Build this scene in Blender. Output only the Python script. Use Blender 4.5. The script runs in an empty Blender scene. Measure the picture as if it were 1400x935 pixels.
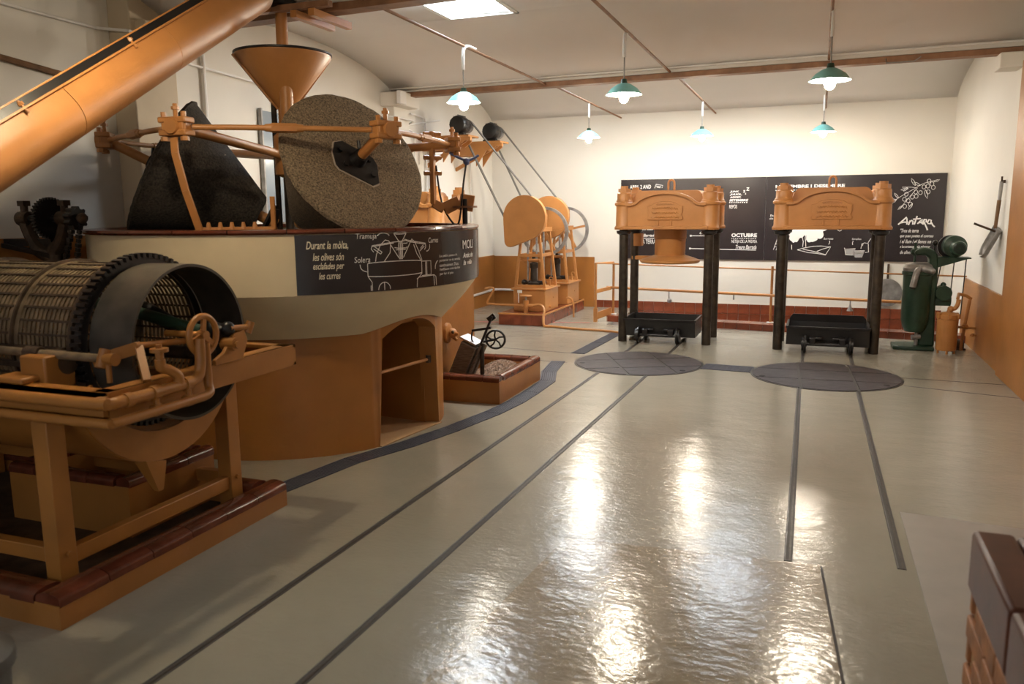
import bpy, bmesh, math, random
from mathutils import Vector, Matrix
random.seed(7)
R = math.radians
S = bpy.context.scene
COL = S.collection

# ------------------------------------------------------------------ camera, world, exposure
F_PX, CX, CY, EYE = 1100.0, 700.0, 467.5, 1.6
_Y = Vector((1120 - CX, -(284 - CY), -F_PX)).normalized()      # room depth axis seen from the camera
_D = Vector((776 - CX, -(6900 - CY), -F_PX)).normalized()
_Z = -_D
_Z = (_Z - _Z.dot(_Y) * _Y).normalized()
_X = _Y.cross(_Z)
cam_d = bpy.data.cameras.new('camera')
cam = bpy.data.objects.new('camera', cam_d)
COL.objects.link(cam)
cam_d.sensor_width = 36.0
cam_d.lens = F_PX / 1400.0 * 36.0
cam_d.dof.use_dof = True
cam_d.dof.focus_distance = 8.0
cam_d.dof.aperture_fstop = 3.2
M3 = Matrix((_X, _Y, _Z)).to_4x4()
M3.translation = (0, 0, EYE)
cam.matrix_world = M3
S.camera = cam
w = bpy.data.worlds.new('world')
S.world = w
w.use_nodes = True
w.node_tree.nodes['Background'].inputs[0].default_value = (0.75, 0.86, 1.0, 1)
w.node_tree.nodes['Background'].inputs[1].default_value = 1.0
S.view_settings.view_transform = 'Standard'
S.view_settings.look = 'None'
S.view_settings.exposure = 1.95
S.view_settings.gamma = 1.0
S.view_settings.use_curve_mapping = False
BULB = 245.0
SKYLIGHT = 10.0


# ------------------------------------------------------------------ materials
MATS = {}


def mat(name, col, rough=0.5, metal=0.0, var=0.0, vscale=6.0, bump=0.0, bscale=60.0, emit=None, estr=0.0, spec=0.5,
        stretch=None, col2=None, coat=0.0, det=4.0):
    m = bpy.data.materials.new(name)
    m.use_nodes = True
    nt = m.node_tree
    b = nt.nodes['Principled BSDF']
    b.inputs['Base Color'].default_value = (*col, 1)
    b.inputs['Roughness'].default_value = rough
    b.inputs['Metallic'].default_value = metal
    b.inputs['Specular IOR Level'].default_value = spec
    if coat:
        b.inputs['Coat Weight'].default_value = coat
        b.inputs['Coat Roughness'].default_value = 0.12
    if emit:
        b.inputs['Emission Color'].default_value = (*emit, 1)
        b.inputs['Emission Strength'].default_value = estr
    tc = mp = None
    if var or bump:
        tc = nt.nodes.new('ShaderNodeTexCoord')
        mp = nt.nodes.new('ShaderNodeMapping')
        nt.links.new(tc.outputs['Object'], mp.inputs[0])
        if stretch:
            mp.inputs['Scale'].default_value = stretch
    if var:
        n = nt.nodes.new('ShaderNodeTexNoise')
        n.inputs['Scale'].default_value = vscale
        n.inputs['Detail'].default_value = det
        nt.links.new(mp.outputs[0], n.inputs['Vector'])
        r = nt.nodes.new('ShaderNodeValToRGB')
        c2 = col2 if col2 else tuple(min(1, c * (1 + var)) for c in col)
        c1 = tuple(c * (1 - var) for c in col)
        r.color_ramp.elements[0].position = 0.3
        r.color_ramp.elements[1].position = 0.72
        r.color_ramp.elements[0].color = (*c1, 1)
        r.color_ramp.elements[1].color = (*c2, 1)
        nt.links.new(n.outputs['Fac'], r.inputs[0])
        nt.links.new(r.outputs[0], b.inputs['Base Color'])
    if bump:
        n2 = nt.nodes.new('ShaderNodeTexNoise')
        n2.inputs['Scale'].default_value = bscale
        n2.inputs['Detail'].default_value = 3.0
        nt.links.new(mp.outputs[0], n2.inputs['Vector'])
        bp = nt.nodes.new('ShaderNodeBump')
        bp.inputs['Strength'].default_value = bump
        bp.inputs['Distance'].default_value = 0.01
        nt.links.new(n2.outputs['Fac'], bp.inputs['Height'])
        nt.links.new(bp.outputs[0], b.inputs['Normal'])
    MATS[name] = m
    return m


mat('ochre', (0.36, 0.145, 0.028), 0.42, var=0.12, vscale=5, bump=0.05, bscale=40)
mat('shroud', (0.060, 0.050, 0.038), 0.5, metal=0.3, var=0.35, vscale=8)
mat('wood_grey', (0.14, 0.108, 0.080), 0.7, var=0.4, vscale=14, stretch=(1, 1, 6))
mat('dark_grey', (0.11, 0.105, 0.10), 0.45, metal=0.4, var=0.3, vscale=10)
mat('orange', (0.46, 0.200, 0.058), 0.42, var=0.10, vscale=5, bump=0.05, bscale=40)
mat('orange_wall', (0.34, 0.138, 0.030), 0.38, var=0.12, vscale=3, bump=0.10, bscale=30)
mat('cream', (0.66, 0.545, 0.35), 0.55, var=0.05, vscale=4, bump=0.05, bscale=20)
mat('plaster', (0.72, 0.685, 0.615), 0.85, var=0.035, vscale=1.2, bump=0.08, bscale=12)
mat('ceiling', (0.80, 0.77, 0.74), 0.9, var=0.04, vscale=0.8, bump=0.05, bscale=8)
mat('plaster_dirty', (0.60, 0.50, 0.36), 0.85, var=0.12, vscale=1.6, bump=0.08, bscale=12)
mat('brown_tile', (0.115, 0.030, 0.015), 0.18, var=0.35, vscale=9, spec=0.45)
mat('red_tile', (0.20, 0.048, 0.020), 0.25, var=0.35, vscale=7, spec=0.5)
mat('grout', (0.45, 0.37, 0.30), 0.9)
mat('stone', (0.19, 0.140, 0.088), 0.95, var=0.75, vscale=95, bump=0.9, bscale=110, det=6)
mat('stone_dark', (0.042, 0.033, 0.024), 0.8, var=0.7, vscale=70, bump=0.7, bscale=80, det=6)
mat('iron', (0.018, 0.016, 0.016), 0.38, metal=0.3, var=0.4, vscale=20)
mat('black_paint', (0.012, 0.011, 0.011), 0.35, var=0.2, vscale=10)
mat('post_steel', (0.040, 0.030, 0.021), 0.42, metal=0.4, var=0.5, vscale=14, bump=0.1, bscale=60)
mat('steel', (0.42, 0.42, 0.43), 0.38, metal=0.9, var=0.2, vscale=30)
mat('grey_metal', (0.30, 0.29, 0.28), 0.45, metal=0.6, var=0.3, vscale=12)
mat('drum_wire', (0.20, 0.145, 0.085), 0.55, metal=0.35, var=0.4, vscale=12)
mat('rust_iron', (0.060, 0.036, 0.020), 0.6, metal=0.3, var=0.6, vscale=12, bump=0.2)
mat('board', (0.026, 0.021, 0.023), 0.22, var=0.1, vscale=3)
mat('chalk', (0.80, 0.79, 0.77), 0.8)
mat('chalk_cream', (0.75, 0.68, 0.52), 0.8)
mat('chalk_grey', (0.33, 0.32, 0.32), 0.8)
mat('green', (0.019, 0.048, 0.028), 0.38, var=0.3, vscale=8)
mat('belt', (0.10, 0.088, 0.075), 0.7, var=0.2, vscale=20)
mat('aqua', (0.19, 0.46, 0.43), 0.4)
mat('trough_tile', (0.085, 0.026, 0.013), 0.4, var=0.3, vscale=9, spec=0.2)
mat('white_enamel', (0.85, 0.87, 0.84), 0.3)
mat('pipe_white', (0.74, 0.72, 0.69), 0.45)
mat('wood_brown', (0.17, 0.085, 0.035), 0.6, var=0.3, vscale=10)
mat('rust_beam', (0.26, 0.13, 0.065), 0.6, var=0.3, vscale=8)
mat('plate', (0.046, 0.038, 0.041), 0.55, metal=0.0, spec=0.3, var=0.45, vscale=9, stretch=(1, 3, 1), bump=0.15, bscale=40)
mat('grate', (0.075, 0.078, 0.10), 0.5, metal=0.2, spec=0.3)
mat('dark', (0.010, 0.009, 0.008), 0.8)
mat('joint', (0.06, 0.055, 0.05), 0.7)
mat('pellet', (0.26, 0.17, 0.12), 0.7, var=0.4, vscale=30)
mat('blue_cloth', (0.12, 0.16, 0.32), 0.8)
mat('brick', (0.33, 0.135, 0.050), 0.6, var=0.4, vscale=12, bump=0.3, bscale=40)
mat('mortar', (0.42, 0.26, 0.13), 0.9)
mat('bulb', (1, 0.9, 0.75), 0.5, emit=(1.0, 0.88, 0.71), estr=BULB)
mat('bulb_dim', (1, 0.9, 0.75), 0.5, emit=(1.0, 0.82, 0.56), estr=BULB * .72)
mat('sky_pane', (0.9, 0.95, 1), 0.5, emit=(0.80, 0.90, 1.0), estr=SKYLIGHT)
mat('red_paint', (0.42, 0.05, 0.05), 0.5)
mat('slab', (0.36, 0.305, 0.225), 0.2, var=0.05, vscale=2)
mat('grey_slab', (0.36, 0.335, 0.30), 0.45, var=0.06, vscale=6, bump=0.05, bscale=60)
mat('glass', (0.25, 0.30, 0.34), 0.1, spec=0.8)


def floor_mat(name, col, rough):
    m = mat(name, col, rough, var=0.06, vscale=1.3)
    nt = m.node_tree
    b = nt.nodes['Principled BSDF']
    tc = nt.nodes.new('ShaderNodeTexCoord')
    mp = nt.nodes.new('ShaderNodeMapping')
    mp.inputs['Scale'].default_value = (1.0, 1.6, 1.0)
    nt.links.new(tc.outputs['Object'], mp.inputs[0])
    n1 = nt.nodes.new('ShaderNodeTexNoise')
    n1.inputs['Scale'].default_value = 26
    n1.inputs['Detail'].default_value = 3
    n2 = nt.nodes.new('ShaderNodeTexNoise')
    n2.inputs['Scale'].default_value = 3.2
    n2.inputs['Detail'].default_value = 2
    for n in (n1, n2):
        nt.links.new(mp.outputs[0], n.inputs['Vector'])
    b1 = nt.nodes.new('ShaderNodeBump')
    b1.inputs['Strength'].default_value = 0.30
    b1.inputs['Distance'].default_value = 0.006
    b2 = nt.nodes.new('ShaderNodeBump')
    b2.inputs['Strength'].default_value = 0.26
    b2.inputs['Distance'].default_value = 0.02
    nt.links.new(n1.outputs['Fac'], b1.inputs['Height'])
    nt.links.new(n2.outputs['Fac'], b2.inputs['Height'])
    nt.links.new(b2.outputs[0], b1.inputs['Normal'])
    nt.links.new(b1.outputs[0], b.inputs['Normal'])
    return m


floor_mat('floor', (0.315, 0.293, 0.235), 0.2)
floor_mat('slab', (0.29, 0.235, 0.155), 0.17)


# ------------------------------------------------------------------ mesh helpers
class MB:
    def __init__(self):
        self.v = []
        self.f = []

    def add(self, vs, fs, M=None):
        o = len(self.v)
        self.v += [tuple(M @ Vector(p)) if M else tuple(p) for p in vs]
        self.f += [tuple(o + i for i in q) for q in fs]
        return self

    def box(self, c, s, rot=None, M=None):
        hx, hy, hz = s[0] / 2, s[1] / 2, s[2] / 2
        vs = [Vector((x, y, z)) for z in (-hz, hz) for y in (-hy, hy) for x in (-hx, hx)]
        if rot:
            from mathutils import Euler
            e = Euler(rot).to_matrix()
            vs = [e @ q for q in vs]
        vs = [q + Vector(c) for q in vs]
        return self.add(vs, [(0, 2, 3, 1), (4, 5, 7, 6), (0, 1, 5, 4), (2, 6, 7, 3), (0, 4, 6, 2), (1, 3, 7, 5)], M)

    def bar(self, p0, p1, wd, ht, up=(0, 0, 1)):
        """rectangular bar between two points"""
        p0, p1 = Vector(p0), Vector(p1)
        d = (p1 - p0).normalized()
        u = Vector(up)
        if abs(d.dot(u)) > 0.98:
            u = Vector((0, 1, 0))
        s = d.cross(u).normalized()
        u = s.cross(d)
        vs = []
        for p in (p0, p1):
            for a, b in ((-1, -1), (1, -1), (1, 1), (-1, 1)):
                vs.append(p + s * a * wd / 2 + u * b * ht / 2)
        return self.add(vs, [(3, 2, 1, 0), (4, 5, 6, 7), (0, 1, 5, 4), (1, 2, 6, 5), (2, 3, 7, 6), (3, 0, 4, 7)])

    def cyl(self, p0, p1, r0, r1=None, n=16, caps=True):
        r1 = r0 if r1 is None else r1
        p0, p1 = Vector(p0), Vector(p1)
        d = (p1 - p0).normalized()
        a = d.orthogonal().normalized()
        b = d.cross(a)
        vs = []
        for p, r in ((p0, r0), (p1, r1)):
            for i in range(n):
                t = 2 * math.pi * i / n
                vs.append(p + (a * math.cos(t) + b * math.sin(t)) * r)
        fs = [(i, (i + 1) % n, n + (i + 1) % n, n + i) for i in range(n)]
        if caps:
            fs += [tuple(range(n - 1, -1, -1)), tuple(range(n, 2 * n))]
        return self.add(vs, fs)

    def tube(self, pts, r, n=8, closed=False):
        pts = [Vector(p) for p in pts]
        m = len(pts)
        rs = r if isinstance(r, (list, tuple)) else [r] * m
        vs = []
        a = None
        for i, p in enumerate(pts):
            if closed:
                d = pts[(i + 1) % m] - pts[i - 1]
            else:
                d = pts[min(i + 1, m - 1)] - pts[max(i - 1, 0)]
            d.normalize()
            if a is None:
                a = d.orthogonal().normalized()
            a = (a - a.dot(d) * d)
            a = a.normalized() if a.length > 1e-6 else d.orthogonal().normalized()
            b = d.cross(a)
            for k in range(n):
                t = 2 * math.pi * k / n
                vs.append(p + (a * math.cos(t) + b * math.sin(t)) * rs[i])
        fs = []
        for i in range(m if closed else m - 1):
            j = (i + 1) % m
            for k in range(n):
                fs.append((i * n + k, i * n + (k + 1) % n, j * n + (k + 1) % n, j * n + k))
        if not closed:
            fs += [tuple(range(n - 1, -1, -1)), tuple(range((m - 1) * n, m * n))]
        return self.add(vs, fs)

    def lathe(self, prof, n=32, M=None, a0=0.0, a1=360.0, closed_prof=False):
        """prof: (radius, height) pairs turned about local z"""
        full = abs(a1 - a0) > 359.9
        m = len(prof)
        cols = n if full else n + 1
        vs = []
        for i in range(cols):
            t = R(a0 + (a1 - a0) * i / n)
            for r, z in prof:
                vs.append((r * math.cos(t), r * math.sin(t), z))
        fs = []
        for i in range(n):
            j = (i + 1) % cols
            for k in range(m if closed_prof else m - 1):
                l = (k + 1) % m
                fs.append((i * m + k, j * m + k, j * m + l, i * m + l))
        if not full and closed_prof:
            fs += [tuple(range(m - 1, -1, -1)), tuple(range((cols - 1) * m, cols * m))]
        return self.add(vs, fs, M)

    def prism(self, pts, axis, d0, d1, M=None):
        """outline extruded along an axis: 'y' takes (x,z) points, 'x' takes (y,z), 'z' takes (x,y)"""
        def mk(p, d):
            return {'y': (p[0], d, p[1]), 'x': (d, p[0], p[1]), 'z': (p[0], p[1], d)}[axis]
        n = len(pts)
        vs = [mk(p, d0) for p in pts] + [mk(p, d1) for p in pts]
        fs = [tuple(range(n)), tuple(range(2 * n - 1, n - 1, -1))]
        fs += [(i, (i + 1) % n, n + (i + 1) % n, n + i) for i in range(n)]
        return self.add(vs, fs, M)

    def sphere(self, c, r, n=12, m=8, sc=(1, 1, 1)):
        prof = [(max(1e-4, r * math.sin(math.pi * k / m)), -r * math.cos(math.pi * k / m)) for k in range(m + 1)]
        return self.lathe(prof, n, Matrix.Translation(c) @ Matrix.Diagonal((*sc, 1)))

    def build(self, name, mname, parent=None, world=False, bev=0.0, smooth=True, kind=None, label=None):
        me = bpy.data.meshes.new(name)
        vs = self.v
        if world and parent is not None:
            o = parent['_o']
            vs = [(p[0] - o[0], p[1] - o[1], p[2] - o[2]) for p in vs]
        me.from_pydata(vs, [], self.f)
        bm = bmesh.new()
        bm.from_mesh(me)
        bmesh.ops.recalc_face_normals(bm, faces=bm.faces)
        bm.to_mesh(me)
        bm.free()
        me.materials.append(MATS[mname])
        if smooth:
            me.polygons.foreach_set('use_smooth', [True] * len(me.polygons))
            me.set_sharp_from_angle(angle=R(38))
        ob = bpy.data.objects.new(name, me)
        COL.objects.link(ob)
        if parent is not None:
            ob.parent = parent
        if bev:
            md = ob.modifiers.new('bevel', 'BEVEL')
            md.width = bev
            md.segments = 2
            md.limit_method = 'ANGLE'
        if kind:
            ob['kind'] = kind
        if label:
            ob['label'] = label
        return ob


def thing(name, label, cat, loc=(0, 0, 0), rz=0.0, group=None):
    o = bpy.data.objects.new(name, None)
    COL.objects.link(o)
    o.empty_display_size = 0.1
    o.location = loc
    o.rotation_euler = (0, 0, rz)
    o['label'] = label
    o['category'] = cat
    o['_o'] = list(loc)
    if group:
        o['group'] = group
    return o


def tag(o, label, cat, group=None):
    o['label'] = label
    o['category'] = cat
    if group:
        o['group'] = group
    return o


def struct(o):
    o['kind'] = 'structure'
    return o


def sroot(name):
    o = bpy.data.objects.new(name, None)
    COL.objects.link(o)
    o['kind'] = 'structure'
    o['_o'] = [0, 0, 0]
    return o


def share(src, parent, loc=(0, 0, 0), rot=(0, 0, 0), scale=(1, 1, 1), name=None):
    c = src.copy()
    COL.objects.link(c)
    c.parent = parent
    c.location = loc
    c.rotation_euler = rot
    c.scale = scale
    if name:
        c.name = name
    return c


def copy_tree(o, parent=None):
    c = o.copy()
    COL.objects.link(c)
    c.parent = parent
    for ch in list(o.children):
        copy_tree(ch, c)
    return c


def text_mesh(s, shear=0.0, bold=0.0):
    cu = bpy.data.curves.new('t', 'FONT')
    cu.body = s
    cu.shear = shear
    cu.offset = bold
    cu.resolution_u = 3
    ob = bpy.data.objects.new('t', cu)
    me = bpy.data.meshes.new_from_object(ob)
    bpy.data.objects.remove(ob)
    bpy.data.curves.remove(cu)
    return me


def lettering(parent, s, x0, z0, wd, ht, fn, mname='chalk', shear=0.0, bold=0.0, name='lettering'):
    """text fitted to a rectangle on a surface; fn maps (along, up) to a point"""
    me = text_mesh(s, shear, bold)
    xs = [v.co.x for v in me.vertices]
    ys = [v.co.y for v in me.vertices]
    ax, bx, ay, by = min(xs), max(xs), min(ys), max(ys)
    for v in me.vertices:
        v.co = fn(x0 + (v.co.x - ax) / (bx - ax) * wd, z0 + (v.co.y - ay) / (by - ay) * ht)
    me.materials.clear()
    me.materials.append(MATS[mname])
    ob = bpy.data.objects.new(name, me)
    COL.objects.link(ob)
    ob.parent = parent
    return ob


def strokes(parent, lines, wd, fn, mname='chalk', name='drawing'):
    """polylines drawn as flat ribbons on a surface"""
    vs, fs = [], []
    for ln in lines:
        n = len(ln)
        o = len(vs)
        for i, (x, z) in enumerate(ln):
            x0, z0 = ln[max(0, i - 1)]
            x1, z1 = ln[min(n - 1, i + 1)]
            dx, dz = x1 - x0, z1 - z0
            l = math.hypot(dx, dz) or 1
            nx, nz = -dz / l * wd / 2, dx / l * wd / 2
            vs.append(fn(x + nx, z + nz))
            vs.append(fn(x - nx, z - nz))
        fs += [(o + 2 * i, o + 2 * i + 1, o + 2 * i + 3, o + 2 * i + 2) for i in range(n - 1)]
    me = bpy.data.meshes.new(name)
    me.from_pydata(vs, [], fs)
    me.materials.append(MATS[mname])
    ob = bpy.data.objects.new(name, me)
    COL.objects.link(ob)
    ob.parent = parent
    return ob


def arc(cx, cz, rx, rz_, a0, a1, n=14):
    return [(cx + rx * math.cos(R(a0 + (a1 - a0) * i / n)), cz + rz_ * math.sin(R(a0 + (a1 - a0) * i / n))) for i in range(n + 1)]


def bez(p, n=10):
    """smooth curve through points (Catmull-Rom), any dimension"""
    P = [Vector(q) for q in p]
    out = []
    for i in range(len(P) - 1):
        a, b, c, d = P[max(i - 1, 0)], P[i], P[i + 1], P[min(i + 2, len(P) - 1)]
        for k in range(n):
            t = k / n
            out.append(0.5 * ((2 * b) + (c - a) * t + (2 * a - 5 * b + 4 * c - d) * t * t + (3 * b - a - 3 * c + d) * t ** 3))
    out.append(P[-1])
    return out


def clip(poly, a, b, c):
    """keep the side a*x+b*y<=c of a polygon"""
    out = []
    for i in range(len(poly)):
        p, q = poly[i], poly[(i + 1) % len(poly)]
        dp, dq = a * p[0] + b * p[1] - c, a * q[0] + b * q[1] - c
        if dp <= 0:
            out.append(p)
        if dp * dq < 0:
            t = dp / (dp - dq)
            out.append((p[0] + (q[0] - p[0]) * t, p[1] + (q[1] - p[1]) * t))
    return out


# ------------------------------------------------------------------ the room
XL, XR, YF, YB = -5.25, 1.72, 13.0, -6.6
ZS, RISE = 3.10, 0.36          # vault springing and rise


def beam_y(i, x):              # i = 0 the far beam, 1 the one above the mill
    return (9.60, 5.50, 1.6, -2.5, -6.6)[i] - 0.07 * (x - XL) * (1 if i < 4 else 0)


def bay(i, x):                 # vault bay limits
    if i == 0:
        return beam_y(0, x), YF
    return beam_y(i, x), beam_y(i - 1, x)


def vault_z(t):
    return ZS + RISE * (1 - (2 * t - 1) ** 2) ** 0.75 - (0.0)


# floor: solid slab, with the pit behind the tiled step left open
fm = MB()
fm.box(((XL + XR) / 2, (YB + 10.95) / 2, -0.1), (XR - XL, 10.95 - YB, 0.2))
floor = struct(fm.build('floor', 'floor', smooth=False))
fm = MB().box(((XL - 2.72) / 2, (10.95 + YF) / 2, -0.1), (-2.72 - XL, YF - 10.95, 0.2))
fm.build('floor_area', 'floor', floor, smooth=False)
MB().box(((XR - 2.72) / 2, (10.95 + YF) / 2, -0.45), (XR + 2.72, YF - 10.95, 0.1)).build('pit_floor', 'dark', floor, smooth=False)

# two tracks of grooved rail let into the floor
for (x0, y0, x1, y1) in ((-2.13, -0.5, -1.98, 7.7), (-1.63, -0.5, -1.50, 7.72), (-0.055, 3.70, -0.09, 7.58), (0.425, 3.78, 0.40, 7.60),
                         (-1.985, 8.9, -1.98, 10.1), (-1.50, 8.9, -1.50, 10.1), (-0.09, 8.8, -0.09, 10.1), (0.40, 8.8, 0.40, 10.1)):
    MB().bar((x0, y0, 0.0005), (x1, y1, 0.0005), 0.038, 0.003).build('rail_groove', 'joint', floor)
    MB().bar((x0 - 0.014, y0, 0.001), (x1 - 0.014, y1, 0.001), 0.005, 0.005).build('rail', 'dark_grey', floor)
    MB().bar((x0 + 0.006, y0, 0.001), (x1 + 0.006, y1, 0.001), 0.008, 0.004).build('rail', 'post_steel', floor)
for (x0, y0, x1, y1) in ((0.80, 8.30, 1.72, 8.25), (0.80, 7.93, 1.72, 7.68), (-5.2, 8.95, -2.45, 8.62), (-2.42, 8.05, -3.05, 8.15)):
    MB().bar((x0, y0, 0.0), (x1, y1, 0.0), 0.014, 0.003).build('floor_joint', 'joint', floor)
MB().prism([(-1.09, 3.60), (-1.22, 1.9), (-1.25, -0.5), (0.22, -0.5), (0.15, 2.73), (0.08, 3.69)], 'z', 0, 0.008).build('floor_slab', 'slab', floor, smooth=False)
for (x0, y0, x1, y1) in ((.085, 3.69, .155, 2.73), (.155, 2.73, .225, -.5), (-1.095, 3.60, .08, 3.695)):
    MB().bar((x0, y0, 0.0), (x1, y1, 0.0), 0.014, 0.005).build('floor_joint', 'joint', floor)
MB().prism([(0.48, 4.53), (0.49, 2.87), (0.52, 0.2), (1.72, 0.2), (1.72, 4.40)], 'z', 0, 0.004).build('floor_slab', 'grey_slab', floor, smooth=False)
MB().bar((-5.0, 10.62, 0.001), (-3.0, 11.1, 0.001), 0.03, 0.002).build('painted_line', 'red_paint', floor)

# walls with the vault's arcs cut into their tops
for nm, x, s in (('wall_left', XL, -1), ('wall_right', XR, 1)):
    pts = [(YB, -0.6), (YF, -0.6)]
    for i in range(5):
        if i == 4:
            break
        y0, y1 = (bay(i, x) if i < 4 else (YB, beam_y(3, x)))
        for k in range(25):
            t = 1 - k / 24
            pts.append((y0 + (y1 - y0) * t, vault_z(t) + 0.03))
    pts.append((YB - .001, ZS))
    m = MB().prism(pts, 'x', x, x + 0.2 * s)
    struct(m.build(nm, 'plaster', smooth=False))
struct(MB().box(((XL + XR) / 2, YF + 0.1, 1.4), (XR - XL + 0.4, 0.2, 4.0)).build('wall_far', 'plaster', smooth=False))
struct(MB().box(((XL + XR) / 2, YB - 0.1, 1.5), (XR - XL + 0.4, 0.2, 4.2)).build('wall_back', 'wood_brown', smooth=False))

# ceiling: vault bays with rectangular skylight openings
SKY = [(0, -3.50, -2.70), (0, -1.40, -0.60), (1, -3.45, -2.80)]
TS = ((0.34, 0.52), (0.36, 0.53), (0, 0), (0, 0))
cm = MB()
for i in range(5 - 1):
    xs = sorted({XL, XR} | {a for b_, a, c in SKY if b_ == i} | {c for b_, a, c in SKY if b_ == i})
    full = []
    for a, b_ in zip(xs, xs[1:]):
        k = max(1, int((b_ - a) / 0.8))
        full += [a + (b_ - a) * j / k for j in range(k)]
    full.append(XR)
    T0, T1 = TS[i]
    ts = sorted({k / 24 for k in range(25)} | {T0, T1})
    grid = {}
    for a, x in enumerate(full):
        y0, y1 = bay(i, x)
        for c, t in enumerate(ts):
            grid[a, c] = len(cm.v)
            cm.v.append((x, y0 + (y1 - y0) * t, vault_z(t)))
    for a in range(len(full) - 1):
        for c in range(len(ts) - 1):
            mx, mt = (full[a] + full[a + 1]) / 2, (ts[c] + ts[c + 1]) / 2
            if any(b_ == i and x0 < mx < x1 and T0 < mt < T1 for b_, x0, x1 in SKY):
                continue
            cm.f.append((grid[a, c], grid[a + 1, c], grid[a + 1, c + 1], grid[a, c + 1]))
ceil = cm.build('ceiling', 'ceiling')
md = ceil.modifiers.new('thick', 'SOLIDIFY')
md.thickness = 0.1
md.offset = 1 if sum(p.normal.z for p in ceil.data.polygons) > 0 else -1
struct(ceil)
for n_, (b_, x0, x1) in enumerate(SKY):
    y0, y1 = bay(b_, (x0 + x1) / 2)
    T0, T1 = TS[b_]
    ya, yb = y0 + (y1 - y0) * T0, y0 + (y1 - y0) * T1
    za = vault_z(0.45)
    o = sroot('window_%d' % (n_ + 1))
    m = MB()
    for (c, s) in (((x0 - .02, (ya + yb) / 2, za + .14), (.04, yb - ya + .08, .30)), ((x1 + .02, (ya + yb) / 2, za + .14), (.04, yb - ya + .08, .30)),
                   (((x0 + x1) / 2, ya - .02, za + .14), (x1 - x0 + .08, .04, .30)), (((x0 + x1) / 2, yb + .02, za + .14), (x1 - x0 + .08, .04, .30))):
        m.box(c, s)
    m.build('window_frame', 'white_enamel', o, smooth=False)
    MB().box(((x0 + x1) / 2, (ya + yb) / 2, za + 0.12), (x1 - x0, yb - ya, 0.02)).build('pane', 'sky_pane', o, smooth=False)

# steel beams that carry the vaults
for i in (0, 1):
    o = sroot('trim_%d' % (i + 1))
    a, b_ = (XL, beam_y(i, XL)), (XR, beam_y(i, XR))
    MB().bar((a[0], a[1], ZS - 0.025), (b_[0], b_[1], ZS - 0.055), 0.14, 0.055).build('lower_flange', 'rust_beam', o)
    MB().bar((a[0], a[1], ZS + 0.06), (b_[0], b_[1], ZS + 0.03), 0.10, 0.10).build('web', 'plaster', o)
    MB().tube([(a[0], a[1] - .1, ZS + 0.05), (b_[0], b_[1] - .1, ZS + 0.02)], 0.011).build('conduit', 'pipe_white', o)
MB().tube([(0.55, 9.13, ZS - .04), (0.55, 9.1, ZS - .09), (0.8, 9.1, ZS - .09), (0.86, 9.1, ZS - .05)], 0.006).build('hook', 'grey_metal', bpy.data.objects['trim_1'])

# pilasters under the beams, corbels
o = sroot('trim_3')
MB().box((XL + 0.11, 5.28, 1.6), (0.22, 0.46, 3.3)).build('pilaster', 'plaster_dirty', o, bev=0.01)
MB().box((XL + 0.16, 5.35, 3.0), (0.32, 0.5, 0.16)).build('corbel', 'plaster_dirty', o, bev=0.01)
o = sroot('trim_4')
MB().box((XL + 0.07, 9.55, 1.5), (0.14, 0.4, 3.0)).build('pilaster', 'plaster', o, bev=0.01)
MB().box((XL + 0.15, 9.50, 3.0), (0.30, 0.5, 0.17)).build('corbel', 'plaster', o, bev=0.01)
MB().box((XL + 0.32, 9.22, 3.0), (0.06, 0.16, 0.16)).build('junction_box', 'pipe_white', o, bev=0.01)
o = sroot('trim_5')
MB().box((XR - 0.10, 9.12, 2.95), (0.2, 0.3, 0.14)).build('corbel', 'plaster', o, bev=0.01)

# painted wainscots
o = sroot('baseboard_left')
MB().box((XL + 0.012, 2.1, 0.72), (0.024, 5.8, 1.44)).build('panel', 'orange_wall', o)
MB().box((XL + 0.012, 9.25, 0.42), (0.024, 7.5, 0.84)).build('panel', 'orange_wall', o)
MB().box((-4.34, YF - 0.012, 0.415), (1.80, 0.024, 0.83)).build('panel', 'orange_wall', o)
o = sroot('baseboard_right')
MB().box((XR - 0.012, 9.95, 0.37), (0.024, 2.40, 0.74)).build('panel', 'orange_wall', o)
MB().box((XR - 0.03, 6.6, 1.45), (0.06, 4.28, 2.9)).build('panel', 'orange_wall', o, bev=0.004)
MB().box((XR - 0.012, 2.0, 0.37), (0.024, 4.9, 0.74)).build('panel', 'orange_wall', o)
# red tile dado along the foot of the far wall, down into the pit
o = sroot('baseboard_far')
MB().box((-0.86, YF - 0.006, -0.13), (5.16, 0.012, 0.50)).build('grout_bed', 'grout', o)
t0 = None
for r_ in range(3):
    for k in range(31):
        x = -3.44 + 0.083 + k * 0.1665
        if x > XR - 0.05:
            continue
        if t0 is None:
            t0 = MB().box((0, 0, 0), (0.161, 0.014, 0.150)).build('tile', 'red_tile', o)
            t0.location = (x, YF - 0.016, 0.045)
        else:
            share(t0, o, (x, YF - 0.016 - random.uniform(0, .002), 0.045 - r_ * 0.155))
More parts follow.
